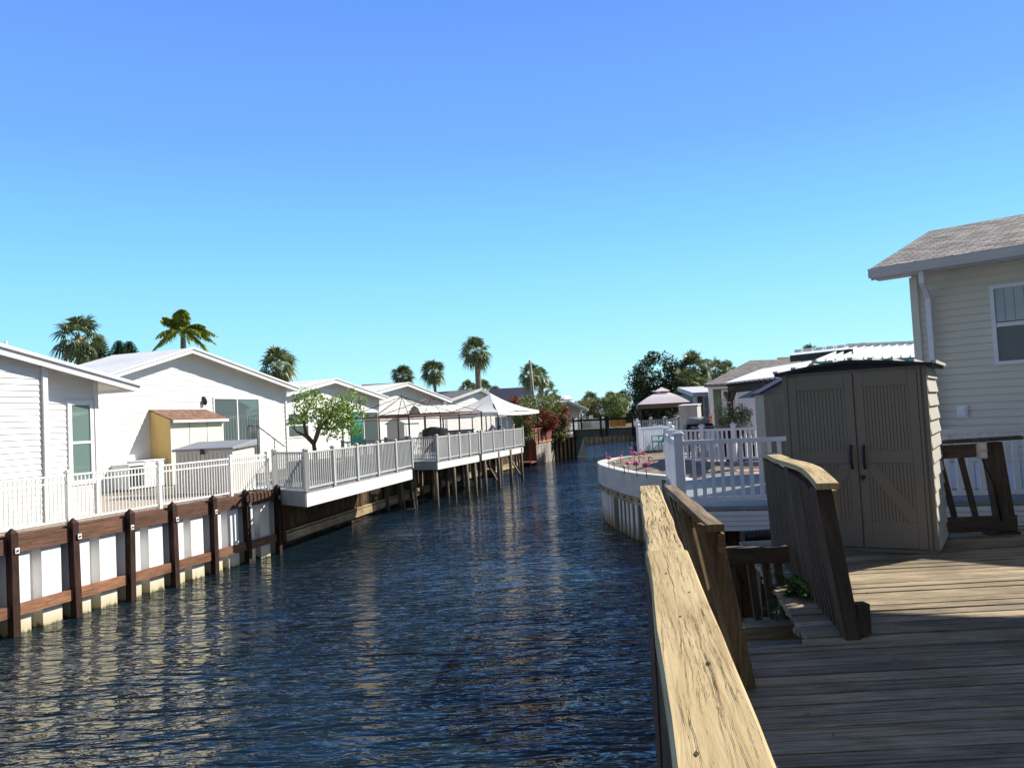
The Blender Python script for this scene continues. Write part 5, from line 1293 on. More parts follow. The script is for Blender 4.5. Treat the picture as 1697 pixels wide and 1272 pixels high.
# small resin shed on the deck
s0 = P(642, 729, d=40); s0.z = 1.8; root = thing('resin_shed', s0, 'small pale resin shed with a low gable between the leafy tree and gazebo frames', 'shed')
ux, uy = V((.93, -.36, 0)), V((.36, .93, 0)); w0, dd0, hh = 1.0, 1.3, 1.75
def Q(a, b, z): return s0+ux*a+uy*b+Z*z
m_ = MB(); m_.prism([Q(0, 0, 0), Q(w0, 0, 0), Q(w0, 0, hh), Q(w0/2, 0, hh+.22), Q(0, 0, hh)], uy*1.6); m_.build('body', 'bin', root)
m_ = MB(); roof_slab(m_, Q(-.08, -.08, hh-.02), Q(-.08, 1.7, hh-.02), Q(w0/2, 1.7, hh+.27), Q(w0/2, -.08, hh+.27), .05); roof_slab(m_, Q(w0+.08, 1.7, hh-.02), Q(w0+.08, -.08, hh-.02), Q(w0/2, -.08, hh+.27), Q(w0/2, 1.7, hh+.27), .05); m_.build('roof', 'roofwhite', root)
m_ = MB(); m_.box(Q(w0+.012, .8, .85), (.02, 1.2, 1.5), ux, uy); m_.build('door', 'trim', root)
# patio furniture and cabinets seen between the posts
def chair(name, label, x, y, z, yaw, mat, s_=1.0, high=.95, group='patio chairs'):
    root = thing(name, (x, y, z), label, 'chair', group); c = V((x, y, z)); F_ = V((math.cos(yaw), math.sin(yaw), 0)); S_ = V((-F_.y, F_.x, 0))
    m_ = MB(); m_.box(c+Z*.43*s_, (.48*s_, .50*s_, .05), F_, S_); m_.build('seat', mat, root)
    m_ = MB(); bk_ = c-F_*.25*s_+Z*.45*s_
    for q in range(5): o = S_*(-.2+.1*q)*s_; m_.beam(bk_+o, bk_+o-F_*.12*s_+Z*(high-.45)*s_, .07*s_, .02)
    m_.beam(bk_-S_*.25*s_-F_*.12*s_+Z*(high-.45)*s_, bk_+S_*.25*s_-F_*.12*s_+Z*(high-.45)*s_, .05, .05); m_.build('backrest', mat, root)
    for a_ in (-1, 1):
        for b_ in (-1, 1): m_ = MB(); m_.post(c+F_*.21*a_*s_+S_*.23*b_*s_, .42*s_, .035); m_.build('leg', mat, root)
        m_ = MB(); m_.beam(c-F_*.27*s_+S_*.26*a_*s_+Z*.65*s_, c+F_*.22*s_+S_*.26*a_*s_+Z*.65*s_, .05, .03); m_.beam(c+F_*.21*s_+S_*.26*a_*s_+Z*.4*s_, c+F_*.21*s_+S_*.26*a_*s_+Z*.65*s_, .035, .035); m_.build('armrest', mat, root)
    return root
def at_(px, d): p = P(px, 700, d=d); return p.x, p.y
for k, (px, d, yaw, mat, lb) in enumerate(((700, 36, 3.6, 'darkmetal', 'black patio chair under the nearer bare gazebo frame'), (735, 38.5, .5, 'darkmetal', 'black patio chair between the gazebo posts behind the middle deck'), (757, 40, 2.6, 'darkmetal', 'black patio chair near the right post of the second gazebo frame'), (800, 43, 4.0, 'darkmetal', 'black patio chair under the left side of the white canopy'))):
    x, y = at_(px, d); chair('patio_chair', lb, x, y, 1.9, yaw, mat)
x, y = at_(716, 42); root = thing('grill', (x, y, 1.85), 'tall black covered grill in front of the white gabled house', 'grill'); m_ = MB()
m_.prism([V((x-.55, y, 1.85)), V((x+.55, y-.3, 1.85)), V((x+.6, y-.3, 3.1)), V((x-.1, y, 3.25)), V((x-.55, y, 3.1))], V((.2, .6, 0))); m_.build('cover', 'black', root); m_ = MB(); m_.tube([V((x-.4, y-.1, 2.8)), V((x+.4, y-.33, 2.8))], .02, 6); m_.build('handle', 'darkmetal', root)
for k, (px, d, lb) in enumerate(((706, 45, 'white planter cabinet left of the black patio chairs'), (765, 47, 'white planter cabinet below the long arched awning'), (737, 46, 'white planter cabinet behind the middle of the gazebo frames'))):
    x, y = at_(px, d); root = thing('cabinet', (x, y, 1.8), lb, 'cabinet', 'white cabinets behind the gazebos'); m_ = MB(); m_.box((x, y, 2.35), (1.5, .7, 1.1), (.5, .86, 0)); m_.build('body', 'trim', root); m_ = MB(); m_.box((x, y, 2.93), (1.6, .8, .05), (.5, .86, 0)); m_.build('top', 'greylid', root)
x, y = at_(787, 41); root = thing('potted_shrub', (x, y, 1.9), 'dark rounded potted shrub behind the railing at the gap between decks', 'potted plant'); m_ = MB(); m_.lathe((x, y, 1.9), [(.2, 0), (.28, .35), (.30, .4)], 10); m_.build('pot', 'darkmetal', root)
m_ = MB(); leaf_blob(m_, [((x, y, 2.5), (.55, .5, .38), 700)], .09, random.Random(3)); m_.build('foliage', 'darkleaf', root)
# slate lattice box behind near deck railing, round planter of the small tree
x, y = P(525, 745, d=26.5).xy; 
# ================================================================ trees, left
R5 = random.Random(5)
base = V((x, y, 1.85)); root = thing('small_tree', base, 'small leafy citrus tree with several thin trunks growing on the near grey deck', 'tree')
m_ = MB()
def limb(pts, r0, r1): m_.tube(pts, [r0+(r1-r0)*k/(len(pts)-1) for k in range(len(pts))], 7)
def dp(px, py, dy=0): p = P(px, py, d=26.5+dy); return p
fk = dp(520, 735); limb([base, base+Z*.2, fk], .11, .07)
limb([fk, dp(506, 722), dp(492, 715), dp(487, 709)], .07, .02); limb([fk, dp(507, 720, .3), dp(504, 700, .4), dp(506, 684, .4), dp(496, 672)], .08, .02); limb([fk, dp(526, 722, -.2), dp(531, 708, -.3), dp(548, 690, -.4), dp(556, 665, 0)], .07, .02)
limb([fk, dp(524, 720, .4), dp(530, 700, .8), dp(545, 682, 1), dp(580, 662, .6)], .06, .015); limb([dp(506, 690), dp(515, 668), dp(518, 655)], .035, .012); limb([dp(505, 700), dp(488, 685), dp(487, 672)], .03, .01)
m_.build('trunk', 'bark', root)
m_ = MB(); bl = []
for (px, py, r, dy, cnt) in ((500, 668, .34, 0, 150), (515, 660, .38, .4, 190), (529, 668, .36, -.3, 170), (495, 692, .34, .2, 160), (512, 684, .36, -.3, 170), (530, 690, .38, 0, 230), (548, 680, .38, .5, 250), (562, 668, .36, -.3, 260), (570, 680, .36, .4, 260), (580, 655, .30, 0, 120), (600, 664, .22, .2, 60), (590, 680, .30, -.2, 130), (575, 700, .34, .2, 230), (552, 702, .36, -.2, 230), (534, 708, .34, .3, 190), (588, 712, .28, 0, 140), (560, 716, .30, .3, 110), (545, 695, .5, .8, 260), (492, 655, .2, 0, 30), (523, 650, .18, 0, 40), (484, 700, .2, 0, 60), (603, 690, .16, 0, 26), (540, 724, .22, 0, 30), (566, 690, .45, -.5, 260), (505, 648, .2, 0, 25), (571, 733, .1, 0, 12)):
    c = dp(px, py, dy); bl.append((c, (r, r, r*.9), int(cnt*1.15)))
leaf_blob(m_, bl, .10, R5, .55); m_.build('crown', 'citrus', root)
m_ = MB(); m_.lathe(base-Z*.02, [(.75, 0), (.95, .12), (1.0, .55), (.92, .6)], 16); o = m_.build('planter', 'darkmetal'); tag(o, 'low dark round planter at the foot of the small citrus tree', 'planter')
sabal('palm_tree', 'large fan palm with a thick booted trunk behind the leftmost house', 130, 546, 45, 1.5, seed=1, leaves=27, tr=.26)
queen_palm('palm_tree', 'feathery yellow green palm rising above the ridge of the second house', 303, 548, 46, 2.1)
norfolk('pine_tree', 'slim dark norfolk pine just right of the large fan palm', 163, 560, 58, 1.15, 2.8)
norfolk('pine_tree', 'dark norfolk pine left of the feathery palm, the left of a touching pair', 197, 567, 60, 1.15, 2.8, seed=2); norfolk('pine_tree', 'dark norfolk pine behind the roof slope, the right of a touching pair', 214, 568, 62, 1.2, 2.8, seed=3)
sabal('palm_tree', 'round headed fan palm above the right eave of the second house', 458, 597, 56, 1.55, seed=4, leaves=44)
sabal('palm_tree', 'small fan palm above the roof ridge of the fourth house', 667, 617, 92, 1.5, seed=5, leaves=40)
sabal('palm_tree', 'slender fan palm with a thin bare trunk left of the tallest palm', 717, 609, 92, 1.6, seed=6, leaves=40)
sabal('palm_tree', 'tallest fan palm with a long bare trunk above the grey shingle roof', 788, 574, 76, 1.65, seed=7, leaves=38, tr=.3)
sabal('palm_tree', 'low distant fan palm just left of the tallest palm trunk', 775, 641, 120, 1.8, seed=8, leaves=30); sabal('palm_tree', 'low distant fan palm just right of the tallest palm trunk', 801, 641, 122, 2.0, seed=9, leaves=30)
sabal('palm_tree', 'distant fan palm with drooping head left of the navy roof', 820, 650, 112, 1.6, seed=19, leaves=26)
sabal('palm_tree', 'fan palm directly behind the leaning wooden pole', 878, 614, 82, 1.45, seed=10, leaves=34); sabal('palm_tree', 'fan palm just right of the leaning wooden pole', 895, 619, 84, 1.2, seed=11, leaves=24)
sabal('palm_tree', 'lower fan palm right of the wooden pole above the shrubs', 906, 643, 88, 1.5, seed=12, leaves=26); sabal('palm_tree', 'small fan palm leaning out above the far shrub at the canal', 922, 663, 86, 1.2, seed=13, leaves=18)
pb_, pt_ = P(884, 662, d=70), P(878, 597, d=70); root = thing('wooden_pole', (pb_.x+.3, 70, 1.75), 'pale leaning wooden pole rising above the green shrubs', 'pole'); m_ = MB(); m_.tube([V((pb_.x+.25, 70, 1.75)), pb_, pt_], [.17, .15, .12], 8); m_.build('shaft', 'pilew', root); m_ = MB(); m_.beam(pt_-Z*.25-V((.16, 0, 0)), pt_-Z*.25+V((.16, 0, 0)), .05, .05); m_.build('bracket', 'darkmetal', root)
def shrub_px(name, label, px, py, d, rx, rz, mat, seed, nc=34, per=70, leaf=.16, ry=None, cat='shrub', group='shrubs by the red deck', extra=None, extram=None, tr=.07, **k):
    c = P(px, py, d=d); return broad_tree(name, label, (c.x, c.y, 1.75), c, (rx, ry or rx, rz), nc, per, leaf, mat, cat, group, seed, tr, 5, extra=extra, extram=extram, **k)
shrub_px('shrub', 'tall green shrub above the red deck behind the white canopy', 888, 682, 63, 2.3, 1.75, 'midleaf', 21, nc=80, per=95)
shrub_px('shrub', 'broad green shrub next to the white canopy', 868, 698, 56, 1.25, 1.5, 'midleaf', 22, nc=50, per=90, extra=.12, extram='redleaf')
shrub_px('shrub', 'dark red leaved shrub peeping out right of the white canopy', 853, 676, 63, .9, 1.2, 'redleaf', 23, nc=34, per=80)
shrub_px('shrub', 'bright red leaved shrub right behind the red deck', 903, 696, 60, 1.25, 1.0, 'redleaf', 24, nc=60, per=90, leaf=.14, extra=.25, extram='midleaf')
shrub_px('shrub', 'tall red and green shrub at the end of the weathered plank wall', 928, 698, 63.5, 1.0, 1.75, 'redleaf', 25, nc=60, per=90, leaf=.14, extra=.5, extram='midleaf')
shrub_px('shrub', 'low yellowish shrub drooping over the short bulkhead', 925, 722, 62.6, .75, .7, 'olive', 26, nc=20, per=60)
# ================================================================ beyond the bridge
shrub_px('tree', 'broad olive green tree beyond the footbridge', 983, 677, 112, 3.6, 1.7, 'olive', 31, nc=60, per=90, leaf=.28, cat='tree', group='trees beyond the footbridge', tr=.2, clump_r=.26)
sabal('palm_tree', 'fan palm sticking up behind the olive tree', 978, 659, 125, 1.7, seed=14, leaves=30, group='trees beyond the footbridge')
shrub_px('tree', 'green tree right of the olive tree, below distant palms', 1020, 672, 104, 2.0, 1.8, 'midleaf', 32, nc=44, per=80, leaf=.26, cat='tree', group='trees beyond the footbridge', tr=.2)
sabal('palm_tree', 'distant fan palm between the olive tree and the large dark tree', 1012, 659, 115, 1.6, seed=15, leaves=30, group='trees beyond the footbridge'); sabal('palm_tree', 'distant fan palm touching the left edge of the large dark tree', 1030, 657, 112, 1.7, seed=16, leaves=30, group='trees beyond the footbridge')
tw = thing('tree', (4, 170, 1.75), 'far low belt of mixed green trees on the horizon', 'trees'); tw['kind'] = 'stuff'
m_ = MB(); bl = []; R6 = random.Random(66)
for k in range(120):
    x = -90+k*2.1; bl.append(((x+R6.uniform(-1, 1), 165+R6.uniform(-5, 12), 3.2+R6.uniform(0, 1.4)), (R6.uniform(1.5, 3), 2.5, R6.uniform(1.3, 2.3)), 90))
for k in range(60):
    x = 38+k*1.3; bl.append(((x, 95+R6.uniform(-6, 6), 3.4), (2.2, 2.2, 2.0), 70))
leaf_blob(m_, bl, .6, R6); o = m_.build('foliage', 'darkleaf', tw)
# far bank bulkhead with pale posts
fa, fb = V((7.9, 91.9, 0)), V((16, 99.2, 0)); root = thing('bulkhead', fa, 'far bulkhead with pale posts seen under the footbridge', 'bulkhead'); d_ = (fb-fa).normalized(); nn = V((d_.y, -d_.x, 0)); L = (fb-fa).length
m_ = MB(); m_.box(fa.lerp(fb, .5)+nn*.1+Z*.5, (L, .1, 2.4), d_); m_.build('planking', 'bulkpale', root)
for k in range(13): m_ = MB(); m_.post(fa+d_*(.4+k*.82)+nn*.25-Z*.5, 2.1+R_.uniform(-.2, .2), R_.uniform(.18, .34)); m_.build('post', 'pilew', root)
# white fence and orange fence behind the bridge
def pal(label, p0, p1, d, h, mat, z=1.78, grp=None):
    a, b_ = P(p0, 706, d=d), P(p1, 705, d=d); a.z = b_.z = z; root = thing('board_fence', a, label, 'fence', grp); m_ = MB(); L = (b_-a).length; d_ = (b_-a).normalized(); s_ = 0
    while s_ < L: m_.box(a+d_*(s_+.1)+Z*h/2, (.185, .03, h), d_, axis=Z); s_ += .2
    m_.build('boards', mat, root)
    for k in (0, .5, 1): q = MB(); q.post(a.lerp(b_, k)-V((0, .05, 0)), h+.08, .12); q.build('post', mat, root)
    return root
pal('pale grey board fence beyond the left part of the footbridge', 964, 978, 94, .75, 'greyrail'); pal('white board fence beyond the middle of the footbridge', 980, 1009, 95, .85, 'trim'); pal('orange board fence beyond the right part of the footbridge', 1012, 1036, 96, .95, 'orange')
# flat roofed low building, right
a = P(1003, 683, d=112); root = thing('carport', (a.x, 112, 1.75), 'long low flat roofed carport beyond the footbridge', 'carport'); e = P(1046, 681, d=112)
m_ = MB(); m_.box(((a.x+e.x)/2, 114, a.z), (e.x-a.x, 6, .22)); m_.build('roof', 'roofwhite', root); m_ = MB(); m_.box(((a.x+e.x)/2+.5, 116, (a.z+1.75)/2-.05), (e.x-a.x-.5, 4, a.z-1.75-.3)); m_.build('wall', 'darkmetal', root)
for k in range(3): q = MB(); q.post((a.x+.5+k*1.6, 111.2, 1.75), a.z-1.85, .12); q.build('post', 'bulkpale', root)
m_ = MB(); m_.box(((a.x+e.x)/2+.3, 115, a.z+.45), (1.6, 1, .5)); m_.build('roof_unit', 'pale', root)
c = P(978, 692, d=100); root = thing('boat', (c.x, 100, 1.9), 'small white covered boat parked beyond the footbridge', 'boat'); m_ = MB()
for i, (z_, w_, l_) in enumerate(((.0, .5, 1.6), (.5, .9, 2.1), (.75, .8, 1.8), (.98, .3, .9))):
    pass
secs = [(-1.7, .55), (-1.0, .75), (0, .8), (.9, .6), (1.7, .06)]
for (x0, w0), (x1, w1) in zip(secs[:-1], secs[1:]):
    A = lambda x, w, a, z: V((c.x+x, 100+w*a, 1.9+z))
    for (a0, z0), (a1, z1) in (((.4, 0), (1, .55)), ((1, .55), (.45, .95)), ((.45, .95), (-.45, .95)), ((-.45, .95), (-1, .55)), ((-1, .55), (-.4, 0))):
        m_.face([A(x0, w0, a0, z0), A(x1, w1, a0, z0), A(x1, w1, a1, z1), A(x0, w0, a1, z1)])
m_.build('hull', 'pale', root); m_ = MB(); m_.post((c.x+.1, 99.7, 2.6), .7, .5, .9, taper=.7); m_.build('cabin', 'fabric', root)
# ================================================================ right bank background
shrub_px('tree', 'large dark evergreen tree behind the pink canopy', 1090, 640, 62, 2.5, 3.0, 'darkleaf', 41, nc=95, per=110, leaf=.22, cat='tree', group='trees behind the green house', tr=.3, clump_r=.26)
shrub_px('tree', 'dark evergreen undergrowth to the right of the large dark tree', 1128, 650, 66, 2.0, 2.4, 'darkleaf', 42, nc=60, per=100, leaf=.22, cat='tree', group='trees behind the green house', tr=.25, clump_r=.3)
shrub_px('tree', 'low dark bushes beneath the large dark tree by the bridge end', 1068, 678, 60, 1.3, 1.6, 'darkleaf', 43, nc=34, per=90, leaf=.2, cat='tree', group='trees behind the green house', tr=.15)
sabal('palm_tree', 'fan palm rising out of the right side of the large dark tree', 1148, 601, 62, 1.55, seed=17, leaves=40, group='trees behind the green house'); sabal('palm_tree', 'shaggy fan palm in the dark trees above the green house', 1136, 625, 60, 1.3, seed=20, leaves=34, group='trees behind the green house')
sabal('palm_tree', 'pair topped fan palm left of the grey shingle roof, the left head', 1184, 608, 66, 1.25, seed=18, leaves=26, group='trees behind the green house'); sabal('palm_tree', 'small fan palm next to the grey shingle roof, the right head', 1203, 609, 68, 1.2, seed=21, leaves=24, group='trees behind the green house')
sabal('palm_tree', 'tiny palm head above the white metal roof', 1340, 579, 75, 1.0, seed=22, leaves=20, group='trees behind the green house')
# pink canopy gazebo
d0 = 43; c = P(1098, 668, d=d0); zr = P(1060, 671, d=d0).z
g4, cs4, u_, w_ = gaz_frame('gazebo', 'gazebo with a pale pink vented canopy beside the far white fence', c.x, d0, (1, -.12), 1.25, 1.25, 1.8, zr, zr+.5, mat='darkmetal')
m_ = MB(); cen = V((c.x, d0, 0)); ct = [p+(p-cen)*.12 for p in cs4]
n = 8
def arc(t): return (1-t, math.sin(t*math.pi/2*.92))
for i in range(4):
    p, q = ct[i]-cen, ct[(i+1) % 4]-cen
    for j in range(n):
        t0, t1 = j/n*.82, (j+1)/n*.82; (r0, h0), (r1, h1) = arc(t0), arc(t1)
        for k in range(4):
            a0, a1 = p.lerp(q, k/4), p.lerp(q, (k+1)/4)
            m_.face([cen+a0*r0+Z*(zr+h0*.68), cen+a1*r0+Z*(zr+h0*.68), cen+a1*r1+Z*(zr+h1*.68), cen+a0*r1+Z*(zr+h1*.68)], smooth=True)
    m_.face([cen+p*.3+Z*(zr+.70), cen+q*.3+Z*(zr+.70), cen+Z*(zr+.92)])
m_.build('canopy', 'fabricp', g4)
m_ = MB()
for i in range(4):
    p, q = ct[i], ct[(i+1) % 4]; m_.face([p+Z*(zr-.22), q+Z*(zr-.22), q+Z*(zr+.02), p+Z*(zr+.02)])
m_.build('valance', 'brownmetal', g4)
# green house
zg = 1.75
def wallq(m_, a, b_, z0, z1, lap=.2):
    a = V((a[0], a[1], 0)); b_ = V((b_[0], b_[1], 0)); d_ = (b_-a).normalized(); lap_wall(m_, a, d_, V((d_.y, -d_.x, 0)), [(0, z0), ((b_-a).length, z0), ((b_-a).length, z1), (0, z1)], lap)
def hip(m_, a, b_, zE, zR, depth, inset, over=.35, t=.12, rightgable=False):
    d_ = (b_-a).normalized(); n_ = V((-d_.y, d_.x, 0)); a0, b0 = a-d_*over-n_*over, b_+d_*over-n_*over; a1, b1 = a0+n_*(depth+2*over), b0+n_*(depth+2*over)
    r0 = (a0+a1)/2+d_*inset; r1 = (b0+b1)/2-d_*(0 if rightgable else inset); E = Z*zE; Rr = Z*zR
    for q in ([a0+E, b0+E, r1+Rr, r0+Rr], [b1+E, a1+E, r0+Rr, r1+Rr], [a1+E, a0+E, r0+Rr]): m_.face(q)
    if not rightgable: m_.face([b0+E, b1+E, r1+Rr])
    for p, q in ((a0, b0), (b0, b1), (b1, a1), (a1, a0)): m_.face([p+E-Z*t, q+E-Z*t, q+E, p+E])
    m_.face([p+E-Z*t for p in (a0, a1, b1, b0)])
a, b_ = P(1178, 660, d=42), P(1330, 660, d=44); a.z = b_.z = 0; root = thing('house', (a.x, a.y, zg), 'sage green house with white trim and a hipped shingle roof', 'house', 'houses on the right bank')
mid = P(1219, 660, d=42.6); mid.z = 0; zE = P(1178, 639, d=42).z
m_ = MB(); wallq(m_, a, mid, zg, zE); wallq(m_, a+V((2.6, 9, 0)), a, zg, zE); m_.build('wall', 'sage', root); m_ = MB(); wallq(m_, mid, b_, zg, zE); m_.build('side_wall', 'whiteshade', root)
m_ = MB(); A0, B0, R0, R1, A1_ = P(1166, 637, d=41.2), P(1345, 630, d=43.5), P(1243, 597, d=46), P(1360, 591, d=47.5), P(1222, 628, d=53); B0.z = A0.z; R1.z = R0.z; A1_.z = A0.z; B1_ = A1_+(B0-A0)
for q in ([A0, B0, R1, R0], [A1_, A0, R0], [B1_, A1_, R0, R1], [A0-Z*.14, B0-Z*.14, B0, A0], [A1_-Z*.14, A0-Z*.14, A0, A1_], [A0-Z*.14, A1_-Z*.14, B1_-Z*.14, B0-Z*.14]): m_.face(q)
m_.build('roof', 'shingle', root)
m_ = MB(); m_.post(a+Z*zg-V((0, .03, 0)), zE-zg, .2); m_.build('corner_trim', 'trim', root); m_ = MB(); m_.post(mid+Z*zg-V((0, .03, 0)), zE-zg, .16); m_.build('corner_trim', 'trim', root)
dq = (b_-a).normalized(); nq = V((dq.y, -dq.x, 0))
m_ = MB(); m_.beam(a+nq*.38-dq*.4+Z*(zE-.08), b_+nq*.38+Z*(zE-.08), .06, .24); m_.build('fascia', 'trim', root)
w1, w2 = online(a, dq, 1196, 0), online(a, dq, 1216, 0); window(root, a, dq, nq, (w1-a).dot(dq), (w2-a).dot(dq), 2.95, P(1196, 646, d=42.3).z, gl='blind', fw=.09)
a2_, b2_ = P(1152, 660, d=48), P(1186, 660, d=48.5); a2_.z = b2_.z = 0; z2 = P(1152, 651, d=48).z
root = thing('house_wing', (a2_.x, a2_.y, zg), 'low sage green porch wing with a white window left of the hipped house', 'house', 'houses on the right bank'); m_ = MB(); wallq(m_, a2_, b2_, zg, z2); wallq(m_, a2_+V((0, 5, 0)), a2_, zg, z2); m_.build('wall', 'sage', root)
dq = (b2_-a2_).normalized(); nq = V((dq.y, -dq.x, 0)); w1, w2 = online(a2_, dq, 1164.5, 0), online(a2_, dq, 1176, 0); window(root, a2_, dq, nq, (w1-a2_).dot(dq), (w2-a2_).dot(dq), 2.6, P(1165, 656, d=48).z, gl='blind', fw=.12)
m_ = MB(); roof_slab(m_, a2_+nq*.4-dq*.4+Z*(z2+.02), b2_+nq*.4+dq*.3+Z*(z2+.02), b2_+dq*2.6-nq*5+Z*(z2+.55), a2_+dq*1.9-nq*5+Z*(z2+.55), .25); m_.build('roof', 'roofedge', root); m_ = MB(); m_.post(a2_+Z*zg+nq*.03, z2-zg, .18); m_.build('corner_trim', 'trim', root)
# brown shingle roof house behind
a, b_ = P(1285, 612, d=50), P(1420, 607, d=52); b_.z = a.z; r0, r1 = P(1288, 592, d=54), P(1425, 586, d=56); r1.z = r0.z
ridge_roof('house', 'house with a brown shingle roof between the grey and white roofs', [a, b_, r1, r0], 'shingleb', group='houses on the right bank')
# white metal roof house with teal fascia
a, b_ = P(1350, 600, d=24), P(1620, 583, d=24.6); b_.z = a.z; r0, r1 = P(1404, 577, d=30), P(1640, 560, d=30.6); r1.z = r0.z
root = ridge_roof('house', 'house with a white standing seam metal roof and teal fascia behind the tall shed', [a, b_, r1, r0], 'metalroof', 'siding2', group='houses on the right bank')
m_ = MB(); d_ = (b_-a).normalized(); 
for k in range(18):
    t_ = .01+k/17.5; p, q = a.lerp(b_, t_), r0.lerp(r1, t_); m_.beam(p+Z*.05, q+Z*.05, .04, .07)
for k in range(17): p = r0.lerp(r1, (k+.5)/17.2); m_.box(p+Z*.10, (.36, .14, .14), d_)
m_.build('seam', 'metalroof', root); m_ = MB(); m_.beam(a+Z*-.09-V((0, .04, 0)), b_+Z*-.09-V((0, .04, 0)), .05, .20); m_.beam(a-Z*.09-V((.03, 0, 0)), r0-Z*.09-V((.03, 0, 0)), .05, .2); m_.build('fascia', 'teal', root)
a, b_ = P(1309, 590, d=29), P(1412, 582, d=27.0); b_.z = a.z; r0, r1 = P(1316, 584, d=34), P(1440, 572, d=33); r1.z = r0.z+.1
root = ridge_roof('house', 'small white walled house with a black fascia under a low white roof', [a, b_, r1, r0], 'metalroof', 'siding', group='houses on the right bank')
m_ = MB(); m_.beam(a-Z*.10-V((0, .05, 0)), b_-Z*.10-V((0, .05, 0)), .06, .24); m_.build('fascia', 'black', root); m_ = MB(); d_ = (b_-a).normalized()
for k in range(7): p = r0.lerp(r1, (k+.5)/7); m_.box(p+Z*.05, (.35, .2, .12), d_)
m_.build('ridge_cap', 'metalroof', root)
# pergola awning
a, b_ = P(1201, 634, d=24.5), P(1318, 627, d=20.5); b_.z = a.z; c_, e = P(1262, 611, d=29), P(1345, 605, d=25); e.z = c_.z
root = thing('pergola', (a.x, a.y, 1.85), 'timber pergola with a sloping white awning in front of the sage green house', 'pergola')
m_ = MB(); roof_slab(m_, a, b_, e, c_, .05); m_.build('awning', 'fabric', root)
m_ = MB(); m_.beam(a-Z*.2+V((.2, .2, 0)), b_-Z*.2+V((0, .2, 0)), .14, .24); m_.build('beam', 'bridgew', root)
m_ = MB()
for k in range(14): p, q = a.lerp(b_, (k+.5)/14), c_.lerp(e, (k+.5)/14); m_.beam(p-Z*.07, q-Z*.08, .05, .08)
m_.build('rafter', 'wale', root)
for px, dd_ in ((1219, 23.9), (1322, 20.9)):
    p = online(a, b_-a, px, 1.85)+V((0, .2, 0)); m_ = MB(); m_.post(p, a.z-.3-1.85, .16); m_.beam(p+Z*(a.z-2.5), p+Z*(a.z-2.15)+(b_-a).normalized()*.35, .08, .1); m_.beam(p+Z*(a.z-2.5), p+Z*(a.z-2.15)-(b_-a).normalized()*.3, .08, .1); m_.build('post', 'postw', root)
# grey resin shed on neighbour's deck
s0 = P(1268, 700, d=15.5); s0.z = 2.05; root = thing('resin_shed', s0, 'second grey resin shed standing behind the tall taupe shed', 'shed'); zt = P(1268, 649, d=15.5).z-2.05
ux, uy = V((.985, -.17, 0)), V((.17, .985, 0)); W0 = 1.35
m_ = MB(); m_.prism([Q(0, 0, 0), Q(W0, 0, 0), Q(W0, 0, zt), Q(W0/2, 0, zt+.33), Q(0, 0, zt)], uy*1.3); m_.build('body', 'shedw', root)
m_ = MB(); roof_slab(m_, Q(-.08, -.08, zt-.01), Q(-.08, 1.4, zt-.01), Q(W0/2, 1.4, zt+.37), Q(W0/2, -.08, zt+.37), .045); roof_slab(m_, Q(W0+.08, 1.4, zt-.01), Q(W0+.08, -.08, zt-.01), Q(W0/2, -.08, zt+.37), Q(W0/2, 1.4, zt+.37), .045); m_.build('roof', 'navy', root)
for x0, x1 in ((.08, W0/2-.01), (W0/2+.01, W0-.08)):
    m_ = MB(); m_.box(Q((x0+x1)/2, -.012, zt/2), (x1-x0, .024, zt-.12), ux, uy)
    for k in range(5): m_.box(Q(x0+.1+k*(x1-x0-.2)/4, -.028, zt/2), (.03, .012, zt-.4), ux, uy)
    m_.build('door', 'shedw', root)
# tan cabinet, covered grill, plants
a = P(1126, 700, d=31); a.z = 1.8; root = thing('storage_box', a, 'tan resin garden cabinet between the pink canopy and the sage green house', 'storage box'); zt = P(1126, 674, d=31).z-1.8; s0 = a; ux, uy = V((1, -.05, 0)), V((.05, 1, 0))
m_ = MB(); m_.prism([Q(0, 0, 0), Q(.72, 0, 0), Q(.72, 0, zt), Q(0, 0, zt)], uy*.7+ux*.28); m_.build('body', 'bin', root); m_ = MB(); m_.prism([Q(-.03, -.03, zt), Q(.75, -.03, zt), Q(1.04, .74, zt+.05), Q(.26, .74, zt+.05)], Z*.05); m_.build('lid', 'bin', root); m_ = MB(); m_.box(Q(.36, -.01, zt/2), (.01, .02, zt-.1), ux, uy); m_.build('door_seam', 'greylid', root)
c = P(1157, 706, d=26); root = thing('grill', (c.x, 26, 1.85), 'low dark covered grill behind the middle white fence', 'grill'); m_ = MB(); x, z_ = c.x, c.z
m_.tube([V((x-.35, 26, z_+.08)), V((x-.3, 26, z_+.1)), V((x+.3, 26, z_+.1)), V((x+.35, 26, z_+.08))], [.12, .2, .2, .12], 12); m_.build('barrel', 'greylid', root)
m_ = MB(); m_.prism([V((x-.5, 26.2, z_-.2)), V((x+.5, 26.2, z_-.2)), V((x+.42, 26.2, z_+.08)), V((x-.42, 26.2, z_+.08))], V((0, -.45, 0))); m_.build('cover', 'black', root)
for s_ in (-.35, .35): m_ = MB(); m_.post((x+s_, 26, 1.82), z_-.2-1.8, .05); m_.build('leg', 'darkmetal', root)
c = P(1214, 690, d=23); root = thing('potted_shrub', (c.x, 23, 1.83), 'bushy flowering shrub in a dark pot in front of the pergola post', 'potted plant'); m_ = MB(); m_.lathe((c.x, 23, 1.83), [(.25, 0), (.36, .6), (.42, .95), (.37, .97)], 14); m_.build('pot', 'black', root)
